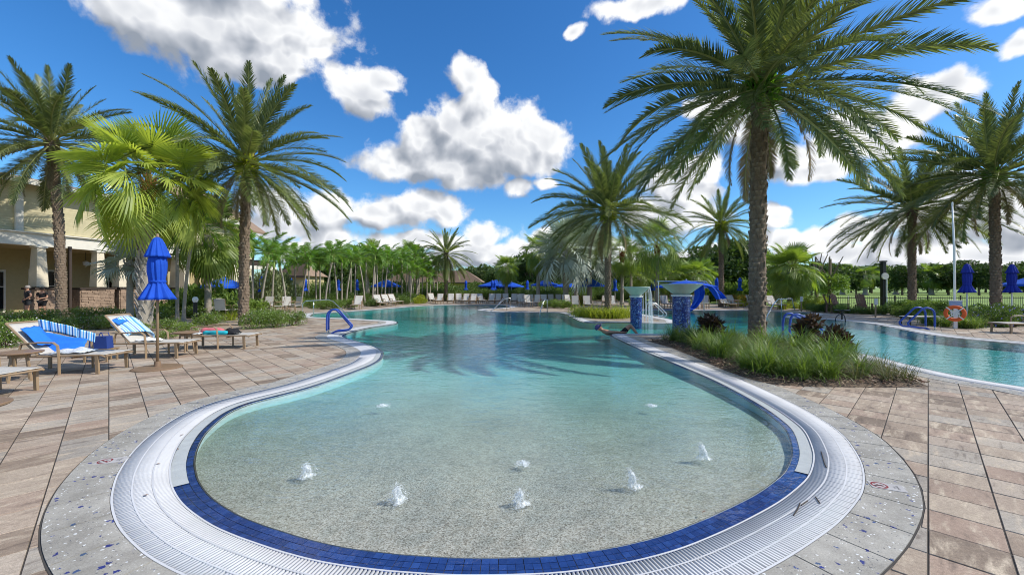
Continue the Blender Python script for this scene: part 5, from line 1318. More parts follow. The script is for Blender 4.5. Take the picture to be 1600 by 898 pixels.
def tow3(u, v):
    return on(*cA, lerp(-.60, -.30, u) + .03 * v, lerp(.10, -.26, v), lerp(.82, .50, u) + .04)
obj('back_fold', cloth('back_fold', tow3, 10, 10, M['towel'], .014, .014, 3, 9), tw)
def pile(label, name, base, rz, L_, W_, H_, mtl, seed, cat='clothes'):
    def Pf(u, v):
        x = (u - .5) * L_; y = (v - .5) * W_; z = H_ * (max(0, 1 - (2 * u - 1) ** 2) ** .5) * (max(0, 1 - (2 * v - 1) ** 2) ** .5) * (.75 + .25 * math.sin(9 * u + seed) * math.sin(7 * v))
        return (x, y, z + .015)
    o = obj(name, cloth(name, Pf, 22, 14, mtl, .01, .014, seed, 13), None, base, (0, 0, rz)); return tag(o, label, cat)
pile('crumpled white printed clothes lying on the seat of the towel-draped lounge', 'folded_clothes', on(*cA, .14, -.02, .372), R(10), .5, .4, .07, M['loose'], 5)
b2 = thing('blue_towel', 'rounded blue and striped towel folded over the lounge back behind the umbrella pole', 'towel', (0, 0, 0))
def tow4(u, v):
    a = math.pi * (u * 1.15 - .1); return on(*cB, -.42 + .23 * (v - .5) * 1.6 + .10 * math.cos(a), .04 + .28 * math.cos(a) * .9, .62 - (v - .5) * .33 + .15 * math.sin(a))
obj('striped_fold', cloth('striped_fold', tow4, 18, 12, M['striped'], .02, .012, 6, 7), b2)
def tow5(u, v): return on(*cB, lerp(-.66, -.50, v), lerp(-.24, .26, u), .86 - .08 * v + .05 * math.sin(math.pi * u))
obj('plain_fold', cloth('plain_fold', tow5, 12, 6, M['towel'], .02, .012, 7, 7), b2)
pile('white clothes on the seat below the folded blue towel', 'folded_clothes', on(*cB, .0, -.02, .372), 0, .42, .3, .06, M['white'], 8)
def roll(label, base, rz, L_, r_, mtl, seed, name='rolled_clothes'):
    m_ = MB(); rr = random.Random(seed); pts = [((k / 9 - .5) * L_, .01 * math.sin(k), r_ * .8) for k in range(10)]
    m_.tube(pts, [r_ * (1 if 0 < k < 9 else .7) * rr.uniform(.88, 1.1) for k in range(10)], 12); o = m_.build(name, mtl, None, True, loc=base, rot=(0, 0, rz)); return tag(o, label, 'clothes')
roll('pink patterned rolled cloth on the flat lounge chair', on(*cC, -.18, .0, .375), R(4), .55, .085, M['pink'], 1)
roll('turquoise rolled cloth in front of the pink roll on the flat lounge chair', on(*cC, -.02, -.13, .372), R(2), .62, .05, M['teal'], 2)
pile('heap of black clothes at the foot end of the pink roll', 'clothes_heap', on(*cC, .28, .03, .375), 0, .36, .34, .16, M['blackcloth'], 3)
pile('pale thin cloth on the head end of the flat lounge chair', 'folded_clothes', on(*cC, -.55, .0, .375), 0, .34, .4, .05, M['white'], 4)
bag = thing('blue_bag', 'navy blue bag standing between the two reclined lounge chairs', 'bag', (gp(158, 8.9), 8.9, .28), R(12))
MB().box((0, 0, .13), (.34, .2, .26), top=.9).build('bag_body', M['navybag'], bag)
for s_ in (-1, 1): MB().tube([(-.1, .09 * s_, .25), (-.07, .09 * s_, .33), (.07, .09 * s_, .33), (.1, .09 * s_, .25)], .01, 5).build('handle', M['navybag'], bag)
st_ = thing('stool', 'low tan stool under the navy bag', 'stool', (gp(158, 8.9), 8.9, 0), R(12)); MB().box((0, 0, .26), (.46, .36, .03)).build('seat', M['frame'], st_)
for sx in (-.2, .2):
    for sy in (-.15, .15): MB().box((sx, sy, .125), (.03, .03, .25)).build('leg', M['frame'], st_)

# umbrellas ----------------------------------------------------------------
def closed_umbrella(label, x, y, H_, group=None, m_='blue', rot=0.0, detail=True, base=True):
    t = thing('closed_umbrella', label, 'umbrella', (x, y, 0), rot, group)
    MB().tube([(0, 0, 0), (0, 0, H_ - .02)], .025, 10).build('pole', M['frame'] if detail else M['white'], t, smooth=True)
    if base:
        MB().lathe([(.001, 0), (.40, 0), (.40, .018), (.36, .03), (.06, .04), (.05, .14), (.001, .14)], 32).build('base', M['bronze'], t)
    K = 16
    def can(name, prof, amp, tw_=.0):
        m_b = MB(); n_ = K * 4
        m_b.lathe(prof, n_ * 2, wob=lambda th, z, i: 1 + amp * 1.9 * (abs(math.sin(th * 5.5 + z * 1.2 + tw_)) - .6) * (.35 + .65 * i / len(prof)) + .05 * math.sin(th * 3 + z * 5) + .025 * math.sin(th * 23 + z * 9)); return m_b.build(name, M[m_], t, True)
    h = H_
    can('top_flare', [(.02, h), (.07, h - .04), (.11, h - .13), (.145, h - .24), (.185, h - .36), (.20, h - .40), (.10, h - .39)], .10)
    can('canopy', [(.09, h - .34), (.135, h - .42), (.15, h - .55), (.145, h - .70), (.125, h - .83), (.118, h - .90), (.15, h - .98), (.20, h - 1.08), (.25, h - 1.18), (.275, h - 1.24), (.22, h - 1.235), (.03, h - 1.15)], .17, 1.0)
    MB().lathe([(.132, h - .905), (.140, h - .89), (.140, h - .87), (.13, h - .86)], 24).build('strap', M[m_], t)
    MB().lathe([(.001, h + .07), (.02, h + .06), (.025, h + .03), (.03, h)], 10).build('finial', M['frame'], t)
    return t
ux_, uy_ = G(246, 575)
closed_umbrella('closed bright blue umbrella on a round base plate, nearest on the left deck', ux_, uy_, 2.60)
proto_c = closed_umbrella('closed blue umbrella coloured dark as backlit, left of the palm trunk by the life ring', gp(1511, 17.6), 17.6, 2.62, None, 'navy', 0, False, False)  # same blue canvas as the rest; its backlit shade is in the colour
proto_b = closed_umbrella('closed blue umbrella', gp(409, 32), 32, 2.5, None, 'blue', 0, False, False)
index_kids()
dup(proto_c, (gp(1581, 17.9), 17.9, 0), .7, 'closed blue umbrella coloured dark as backlit, right of the palm trunk by the life ring')
GCU = 'closed blue umbrellas on the far decks'
proto_b['group'] = GCU
for (px, Y, s_) in [(454, 37, 1), (477, 40, 1), (529, 46, 1), (558, 46, 1), (728, 52, 1), (769, 50, 1), (773, 52, 1), (824, 54, 1.02), (961, 40, 1), (1017, 45, 1), (1023, 44, 1), (1120, 38, 1), (1156, 40, 1.02), (1222, 34, .98)]:
    dup(proto_b, (gp(px, Y), Y, 0), px * .1, 'closed blue umbrella among the trees and chairs of the far deck', GCU, s_)
def open_umbrella(label, x, y, H_, rad, nside=8, group=None, drop=.55, m_='blue', rz=0.0):
    if y > 40: rad *= 1.15; H_ += .12; drop *= 1.1
    t = thing('open_umbrella', label, 'umbrella', (x, y, 0), rz, group)
    MB().tube([(0, 0, 0), (0, 0, H_)], .03, 8).build('pole', M['white'], t, smooth=True)
    m_b = MB(); V = [(0, 0, H_)]
    for f in (.5, 1.0):
        for k in range(nside * 2):
            a = math.pi * k / nside; rr_ = rad * f * (1 if k % 2 == 0 else math.cos(math.pi / nside) * (.97 if f == 1 else .99)); V.append((rr_ * math.cos(a), rr_ * math.sin(a), H_ - drop * f ** .92))
    n_ = nside * 2; Fc = [(0, 1 + k, 1 + (k + 1) % n_) for k in range(n_)] + [(1 + k, 1 + n_ + k, 1 + n_ + (k + 1) % n_, 1 + (k + 1) % n_) for k in range(n_)]
    for k in range(n_): a = V[1 + n_ + k]; V.append((a[0], a[1], a[2] - .13))
    Fc += [(1 + n_ + k, 1 + 2 * n_ + k, 1 + 2 * n_ + (k + 1) % n_, 1 + n_ + (k + 1) % n_) for k in range(n_)]
    m_b.add(V, Fc); m_b.build('canopy', M[m_], t)
    for k in range(nside): a = 2 * math.pi * k / nside; MB().tube([(0, 0, H_ - .05), (rad * math.cos(a) * .98, rad * math.sin(a) * .98, H_ - drop - .02)], .012, 4).build('rib', M['frame'], t)
    MB().lathe([(.001, H_ + .1), (.03, H_ + .06), (.03, H_)], 8).build('finial', M['white'], t)
    return t
open_umbrella('square open blue umbrella left of the tall date palm trunk', gp(350, 26), 26, 2.3, 1.35, 4, None, .62, rz=.4)
open_umbrella('wide open blue umbrella in front of the pool house roof', gp(603, 50), 50, 2.5, 1.6, 8, None, .75)
open_umbrella('largest wide open blue umbrella by the small bushy fan palm', gp(781, 56), 56, 2.75, 2.6, 8, None, .95)
open_umbrella('open blue umbrella overlapping the largest one in front', gp(799, 52), 52, 2.2, 1.4, 8, None, .5)
open_umbrella('open blue umbrella between silver palms and bushy fan palm', gp(852, 50), 50, 2.45, 1.55, 8, None, .6)
open_umbrella('small open blue umbrella seen behind the silver palm trunk', gp(886, 54), 54, 2.2, 1.5, 8, None, .5)
open_umbrella('bright open blue umbrella nearest beside the central date palm', gp(921, 41), 41, 2.5, 1.4, 8, None, .75)
open_umbrella('edge of an open blue umbrella beyond the right closed umbrella', gp(1610, 24), 24, 2.25, 1.2, 8, None, .45)
open_umbrella('open blue umbrella behind the wide pale bowl', gp(1072, 30), 30, 2.15, 2.2, 8, None, .45)
for (px, w_) in ((712, 60), (792, 62), (815, 40), (880, 40), (1050, 50)): pass
scr = [(787, 58, 5.2), (812, 58, 3.6), (892, 57, 3.2), (757, 58, 3.0)]
for (px, Y, w_) in scr:
    t = thing('canvas_screen', 'dark blue canvas side screen hanging under the far open umbrellas', 'screen', (gp(px, Y), Y, 0), 0, 'blue canvas side screens')
    m_b = MB(); V = []; n_ = 24
    for k in range(n_ + 1):
        x = (k / n_ - .5) * w_; y = .06 * math.sin(k * 1.3); V += [(x, y, .15), (x, y, 1.75), (x, y + .02, .15), (x, y + .02, 1.75)]
    m_b.add(V, [q for k in range(n_) for q in ((4 * k, 4 * k + 4, 4 * k + 5, 4 * k + 1), (4 * k + 2, 4 * k + 3, 4 * k + 7, 4 * k + 6), (4 * k + 1, 4 * k + 5, 4 * k + 7, 4 * k + 3))]); m_b.build('canvas', M['navy'], t)
    for s_ in (-1, 1): MB().tube([(s_ * w_ / 2, .01, 0), (s_ * w_ / 2, .01, 1.85)], .03, 6).build('post', M['white'], t)
# draped blue canvas over a fallen frame
Yd = 27; dx = gp(1100, Yd)
t = thing('draped_canvas', 'crumpled bright blue canvas draped from a tilted frame behind the second pool', 'canvas', (dx, Yd, 0))
def dr1(u, v): return (lerp(-.75, -.15, u) - .9 * v ** 1.6 + .55 * math.sin(v * 2.4) * .8, .1 * math.sin(9 * u + 4 * v), lerp(1.75, 1.95, u) - 1.85 * v - .0)
def dr2(u, v): return (lerp(-.2, .45, u) + 1.05 * v + .1 * math.sin(4 * v), .12 * math.sin(8 * u + 3 * v) - .1, lerp(1.98, 1.75, u) - (1.15 - .25 * u) * v)
def dr3(u, v): return (lerp(-2.6, .2, u), -.2 + .9 * (v - .5), 1.72 + .28 * math.sin(math.pi * min(1, u * .8 + .1)) - .3 * abs(v - .5))
def dr4(u, v): return (lerp(-1.5, -.35, u) + .1 * v, -.15 + .5 * v, .12 + .35 * u * u + .08 * math.sin(7 * u))
obj('canvas_left', cloth('canvas_left', dr1, 18, 24, M['blue'], .02, .03, 11, 16), t); obj('canvas_right', cloth('canvas_right', dr2, 18, 20, M['blue'], .02, .03, 12, 16), t)
obj('canvas_top', cloth('canvas_top', dr3, 24, 8, M['blue'], .02, .03, 13, 12), t); obj('canvas_foot', cloth('canvas_foot', dr4, 16, 8, M['blue'], .02, .04, 14, 12), t)
MB().tube([(.0, 0, 0), (.0, 0, 1.95)], .035, 8).build('post', M['steel'], t); MB().tube([(-3.1, 0, 2.0), (.1, 0, 2.0), (1.3, 0, 1.0)], .03, 8).build('frame_bar', M['steel'], t); MB().tube([(-3.0, 0, 0), (-3.0, 0, 2.0)], .035, 8).build('post', M['steel'], t)

# handrails ------------------------------------------------------------------
def rails(label, pts, dx_, r_, m_, loc, rz=0.0, name='pool_handrail', foot=True):
    t = thing(name, label, 'handrail', (*loc, 0), rz)
    for s_ in (-.5, .5):
        P_ = [(p[0], s_ * dx_, p[1]) for p in pts]; sm = []
        for i in range(len(P_)):
            a, b_, c, d = P_[i - 1] if i else P_[0], P_[i], P_[(i + 1) % len(P_)] if i < len(P_) - 1 else P_[i], P_[min(i + 2, len(P_) - 1)]
            if i == len(P_) - 1: sm.append(Vector(b_)); break
            for k in range(5):
                q = k / 5; sm.append(.5 * ((2 * Vector(b_)) + (Vector(c) - Vector(a)) * q + (2 * Vector(a) - 5 * Vector(b_) + 4 * Vector(c) - Vector(d)) * q * q + (-Vector(a) + 3 * Vector(b_) - 3 * Vector(c) + Vector(d)) * q ** 3))
        MB().tube(sm, r_, 10).build('rail', M[m_], t, smooth=True)
        if foot: MB().tube([(pts[0][0], s_ * dx_, .001), (pts[0][0], s_ * dx_, .16)], r_ * .75, 10).build('steel_foot', M['steel'], t, smooth=True); MB().lathe([(r_ * 2, .002), (r_ * 2, .012), (r_ * .7, .02)], 12, (pts[0][0], s_ * dx_, 0)).build('foot_plate', M['steel'], t)
    return t
loop = [(0, .12), (0, .45), (.03, .70), (.16, .82), (.33, .80), (.52, .58), (.70, .36), (.78, .24), (.70, .12), (.5, .09), (.28, .07), (.15, .0)]
rails('pair of blue sleeved handrails at the white pool corner on the left', loop, .30, .030, 'bluerail', (gp(508, 14.1), 14.3), R(12))
rr_ = rails('pair of blue sleeved handrails before the orange life ring', [(x * 1.15, z) for x, z in loop], .40, .034, 'bluerail', (gp(1437, 16.0), 15.6), R(172))
rails('blue sleeved handrail arcing behind the copper-leaved plants', [(0, .1), (0, .5), (.06, .74), (.22, .80), (.45, .68), (.9, .36), (1.25, .1)], .35, .034, 'bluerail', (gp(1243, 12.0), 12.4), R(-4))
steel = [(0, .0), (0, .55), (.06, .80), (.22, .86), (.45, .72), (.75, .42), (.85, .30), (.75, .18), (.35, .22)]
rails('steel grab rails on the paved spit tip beside the farther bowl column', steel, .45, .022, 'steel', (gp(1012, 20.3), 20.3), R(0), foot=False)
def bar(label, P_, r_=.022, m_='steel', name='pool_handrail', extra=()):
    t = thing(name, label, 'handrail', (0, 0, 0)); MB().tube(P_, r_, 8).build('rail', M[m_], t, smooth=True)
    for e in extra: MB().tube(e, r_, 8).build('post', M[m_], t, smooth=True)
    return t
def P3(px, Y, z): return (gp(px, Y), Y, z)
bar('long steel ramp handrail behind the blue rails and the shrub clump', [P3(472, 22.5, 0), P3(473, 22.5, .72), P3(478, 22.6, .86), P3(513, 23.6, .90), P3(520, 23.4, .82), P3(545, 21.5, .1), P3(548, 21, -.2)], .025, extra=([P3(490, 23, 0), P3(490, 23, .87)],))
bar('steel handrail sloping into the far water at the white step corner', [P3(764, 27.4, -.1), P3(788, 28.4, .78), P3(792, 28.4, .80), P3(792, 28.4, 0)], .025)
bar('second steel handrail at the far white step corner', [P3(770, 29.0, -.1), P3(786, 29.6, .82), P3(797, 29.6, .84), P3(797, 29.6, 0)], .022)
bar('small curved steel handrail at the far pool edge beyond the water', [P3(842, 25.2, -.2), P3(848, 25.9, .6), P3(852, 26.2, .86), P3(855, 26.2, .80), P3(855, 26.2, 0)], .03)
bar('steel handrail just right of the big palm trunk across the second pool', [P3(1196, 22, -.1), P3(1208, 23.5, .62), P3(1216, 24.5, .90), P3(1233, 25, .92), P3(1237, 25, .92), P3(1242, 25.3, .2)], .026, extra=([P3(1221, 24.7, 0), P3(1221, 24.7, .9)],))

# life ring, pole, speaker, fence, sign posts ---------------------------------------
x, y = gp(1492, 15.6), 15.6
ring = thing('life_ring', 'orange life ring with tangled white rope at the foot of the tall white pole', 'life ring', (x, y, .615), R(-42))
m_b = MB(); K = 32; V = []
for k in range(K):
    a = 2 * math.pi * k / K
    for q in range(12): b_ = 2 * math.pi * q / 12; rr = .245 + .062 * math.cos(b_); V.append((rr * math.cos(a), .045 * math.sin(b_), rr * math.sin(a)))
m_b.add(V, [(k * 12 + q, ((k + 1) % K) * 12 + q, ((k + 1) % K) * 12 + (q + 1) % 12, k * 12 + (q + 1) % 12) for k in range(K) for q in range(12)]); m_b.build('ring', M['orange'], ring, True)
for k in range(4):
    a = math.pi / 4 + k * math.pi / 2; MB().box((.245 * math.cos(a), 0, .245 * math.sin(a)), (.15, .104, .035), ry=-a).build('white_band', M['white'], ring)
rp = MB()
for k in range(6): rr = random.Random(k); rp.tube([(rr.uniform(-.14, .14), -.02, rr.uniform(-.16, .16)) for _ in range(8)], .011, 5)
rp.build('rope', M['white'], ring)
box_ = thing('rescue_box', 'pale blue box post carrying the life ring below the white pole', 'box', (gp(1493, 16.0), 16.0, 0), R(-42))
MB().box((0, 0, .98), (.34, .22, .18)).build('box', plain('pale_blue_box', (.25, .36, .55), .5), box_); MB().box((0, 0, .44), (.1, .1, .88)).build('post', M['white'], box_); MB().box((0, 0, 1.085), (.38, .26, .03)).build('lid', M['white'], box_)
pole = thing('white_pole', 'tall slim white pole rising above the life ring into the clouds', 'pole', (gp(1492, 16.3), 16.3, 0))
MB().tube([(0, 0, 0), (-.02, 0, 3), (-.10, 0, 4.85)], [.042, .036, .024], 10).build('shaft', M['white'], pole, smooth=True); MB().lathe([(.001, 5.0), (.03, 4.97), (.03, 4.85), (.001, 4.83)], 10, (-.10, 0, 0)).build('tip', M['white'], pole)
sp = thing('speaker_post', 'black post with round pale speaker disc in front of the lawn', 'post', (gp(1380, 30), 30, 0))
MB().box((0, 0, 1.72), (.24, .24, 3.44)).build('post', M['black'], sp); MB().box((0, 0, 3.5), (.34, .3, .1)).build('cap', M['black'], sp); MB().tube([(-.3, 0, 3.3), (.3, 0, 3.3)], .03, 6).build('arm', M['black'], sp)
dsc = MB(); dsc.tube([(-.02, -.13, 2.42), (-.02, -.22, 2.42)], .24, 24); dsc.build('disc', M['signwhite'], sp)
MB().tube([(.08, -.18, 0), (.08, -.18, 2.2)], .045, 8).build('conduit', M['white'], sp)
def fence_run(label, x0, x1, Y, h_, step=.12):
    t = thing('iron_fence', label, 'fence', (0, Y, 0))
    for z in (.12, h_ - .1): MB().box(((x0 + x1) / 2, 0, z), (x1 - x0, .03, .035)).build('rail', M['black'], t)
    n_ = int((x1 - x0) / step); pk = mesh('picket', *(lambda m_: (m_.V, m_.F))(MB().box((0, 0, h_ / 2), (.014, .014, h_))), M['black'])
    for k in range(n_ + 1):
        if k % 18 == 0: MB().box((x0 + k * step, 0, h_ / 2 + .03), (.06, .06, h_ + .06)).build('post', M['black'], t)
        elif k < 300: obj('picket', pk, t, (x0 + k * step, 0, 0))
fence_run('long black picket fence between the pool deck and the green lawn', gp(1296, 27), gp(1296, 27) + 22, 27, 1.0)
for (px, Y, lb) in [(1252, 27, 'small white sign on a post by the yellow bushes'), (1368, 22, 'small white sign on a short post before the black speaker post'), (1325, 30, 'thin pale marker post behind the lawn fence')]:
    t = thing('sign_post', lb, 'sign', (gp(px, Y), Y, 0)); MB().box((0, 0, .42), (.05, .05, .84)).build('post', M['frame'], t); MB().box((0, -.03, .84), (.17, .03, .34) if px != 1325 else (.06, .03, .3)).build('panel', M['signwhite'], t)
def adirondack(label, px, Y, rz):
    t = thing('garden_chair', label, 'garden chair', (gp(px, Y), Y, 0), rz)
    for k in range(5): MB().box((-.22 + .11 * k, .25, .72 + .05 * (1 - abs(k - 2) / 2)), (.095, .025, .85 + .1 * (1 - abs(k - 2) / 2)), rx=-.32).build('back_slat', M['redwood'], t)
    for k in range(4): MB().box((0, -.28 + .13 * k, .36 - .02 * k), (.56, .11, .022)).build('seat_slat', M['redwood'], t)
    for s_ in (-1, 1): MB().box((.34 * s_, -.05, .58), (.13, .72, .025)).build('arm', M['redwood'], t); MB().box((.30 * s_, -.33, .29), (.05, .09, .58)).build('leg', M['redwood'], t); MB().box((.30 * s_, .25, .25), (.05, .09, .5)).build('leg', M['redwood'], t)
adirondack('pale brown slatted garden chair beside the yellow bushes, seen from its side', 1298, 26, R(60)); adirondack('dark brown slatted garden chair between bushes and plant stand', 1311, 25.6, R(20)); adirondack('brown slatted garden chair standing alone by the lawn fence', 1349, 26.2, R(-10))
# iron plant stand
x, y = G(1321, 503); st = thing('plant_stand', 'black iron stand with curled legs and a low bushy plant at the second pool edge', 'plant stand', (x, y + .2, 0))
MB().lathe([(.001, .52), (.30, .52), (.30, .55), (.24, .56), (.001, .56)], 20).build('top', M['black'], st); MB().tube([(0, 0, .1), (0, 0, .54)], .03, 8).build('stem', M['black'], st)
for k in range(3): a = k * 2.09 + .4; MB().tube(bez((0, 0, .36), (.18 * math.cos(a), .18 * math.sin(a), .34), (.25 * math.cos(a), .25 * math.sin(a), .2), (.24 * math.cos(a), .24 * math.sin(a), 0)), .018, 6).build('leg', M['black'], st)
pl = obj('potted_bush', SH['plain'][0], None, (x, y + .2, .56), (0, 0, 1), (.36, .36, .26)); tag(pl, 'small round green bush on the black iron plant stand', 'plant')
# low bench by the right handrails
bn = thing('deck_bench', 'low flat pale bench between the blue handrails and the life ring', 'bench', (gp(1441, 17.3), 17.3, 0)); MB().box((0, 0, .38), (1.5, .5, .03)).build('seat', M['sling'], bn)
for sx in (-.7, .7):
    for sy in (-.2, .2): MB().box((sx, sy, .18), (.04, .04, .36)).build('leg', M['black'], bn)
# round garden lamp near the shrubs
gl_ = thing('garden_lamp', 'black bollard lamp with a white globe by the palms under the square umbrella', 'lamp', (gp(305, 18), 18, 0)); MB().tube([(0, 0, 0), (0, 0, .95)], .08, 10).build('post', M['black'], gl_)
m_b = MB(); m_b.lathe([(.001, 1.2), (.07, 1.18), (.115, 1.1), (.115, 1.03), (.07, .95)], 14); m_b.build('globe', M['white'], gl_, True)

# bubblers ------------------------------------------------------------------------
def jet(px, py, h_, r_, seed, label, lean=.0, disc=False):
    r_ *= 1.3; h_ *= 1.18; x, y = G(px, py); rr = random.Random(seed); t = thing('water_jet', label, 'water jet', (x, y, WZ))
    m_b = MB(); ph_ = [rr.uniform(0, 6) for _ in range(4)]
    prof = [(r_ * 1.5, -.004), (r_ * 1.15, .008), (r_ * .85, h_ * .15), (r_ * .72, h_ * .35), (r_ * .68, h_ * .55), (r_ * .62, h_ * .75), (r_ * .45, h_ * .92), (.001, h_)]
    m_b.lathe(prof, 22, wob=lambda th, z, i: 1 + .22 * math.sin(3 * th + ph_[0] + z * 40) + .16 * math.sin(7 * th + ph_[1] - z * 60))
    m_b.V = [(v[0] + lean * v[2] / max(h_, .01) + .01 * math.sin(60 * v[2] + ph_[2]), v[1], v[2]) for v in m_b.V]
    m_b.V = [(v[0] * .75, v[1] * .75, v[2] * .9) for v in m_b.V]; m_b.build('spout', M['foam'], t, True); d_ = MB()
    for k in range(340):
        a, zf = rr.uniform(0, 6.28), rr.random() ** 1.2; q = abs(rr.gauss(0, .62)) * r_ * (1.5 - .7 * zf) + (rr.random() ** 6) * r_ * 1.6; s_ = rr.uniform(.0018, .0045); c = (q * math.cos(a) + lean * zf, q * math.sin(a), zf * h_ * 1.12 * max(.1, 1 - .25 * (q / r_) ** 2))
        d_.add([(c[0] + s_, c[1], c[2]), (c[0] - s_ / 2, c[1] + s_, c[2]), (c[0] - s_ / 2, c[1] - s_, c[2]), (c[0], c[1], c[2] + 1.6 * s_)], [(0, 1, 3), (1, 2, 3), (2, 0, 3), (0, 2, 1)])
    d_.build('drops', M['foam'], t)['kind'] = 'stuff'
jet(480, 740, .085, .045, 1, 'faint bubbling water jet on the far left of the shallows, amid ripple rings', -.01)
jet(621, 778, .10, .045, 2, 'second water jet from the left, near the blue tile band')
jet(812, 783, .085, .045, 3, 'middle water jet below the small white disc in the shallows')
jet(990, 757, .12, .040, 4, 'bright water jet right of the middle, leaning over its nozzle', -.03)
jet(1100, 712, .115, .045, 5, 'bright tall water jet nearest the right-hand tile edge', -.03)
jet(817, 722, .018, .038, 6, 'flat white bubbling disc at the centre of the shallows'); jet(598, 632, .015, .05, 7, 'tiny distant bubbling disc toward the left pool edge'); jet(1018, 632, .014, .045, 8, 'tiny distant bubbling disc toward the right pool edge')

# leaves and twigs dropped on the grate ------------------------------------------------
for (P_, lb) in [(([1283, 706], [1288, 724], [1291, 731]), 'dark twig lying on the white grate beside the right tile shoulder'), (([1240, 806], [1246, 797], [1250, 787]), 'lower dark twig on the white grate near the terrazzo'), (([1252, 790], [1262, 783]), 'short dark twig end on the white grate'), (([1274, 777], [1281, 787]), 'small curved twig on the white grate near the terrazzo plaque')]:
    tag(MB().tube([(*G(*q), .007) for q in P_], .0045, 5).build('twig', M['dkwood']), lb, 'twig')
rr = random.Random(3); lf = mesh('fallen_leaf', [(-.022, 0, 0), (0, .009, .004), (.024, 0, .001), (0, -.009, .003)], [(0, 1, 2, 3)], M['redwood'])
for (px, py) in [(284, 680), (228, 774), (278, 702), (1100, 800), (247, 725), (120, 560), (260, 590), (352, 600), (1480, 640), (1350, 640)]:
    x, y = G(px, py); tag(obj('fallen_leaf', lf, None, (x, y, .006), (0, 0, rr.uniform(0, 6.28)), 1.0), 'small dry leaf fallen on the paving near the pool', 'leaf', 'fallen dry leaves')

# ================================================================ people
def body_mesh(name, nodes, edges, mtl, sub=2, parent=None):
    """one continuous skin grown over a jointed skeleton"""
    me = bpy.data.meshes.new(name); me.from_pydata([n_[0] for n_ in nodes], edges, []); me.materials.append(mtl)
    o = bpy.data.objects.new(name, me); COL.objects.link(o); o.modifiers.new('skin', 'SKIN')
    if not me.skin_vertices:
        bpy.context.view_layer.objects.active = o; o.select_set(True)
    sv = me.skin_vertices[0].data if me.skin_vertices else None
    if sv:
        for i, n_ in enumerate(nodes): sv[i].radius = n_[1] if hasattr(n_[1], '__len__') else (n_[1], n_[1]); sv[i].use_root = (i == 0)
    o.modifiers.new('sub', 'SUBSURF').levels = sub
    bpy.context.view_layer.update(); ev = o.evaluated_get(bpy.context.evaluated_depsgraph_get()); m2 = bpy.data.meshes.new_from_object(ev)
    bpy.data.objects.remove(o); m2.name = name; m2.materials.clear(); m2.materials.append(mtl); m2.polygons.foreach_set('use_smooth', [True] * len(m2.polygons))
    return obj(name, m2, parent)
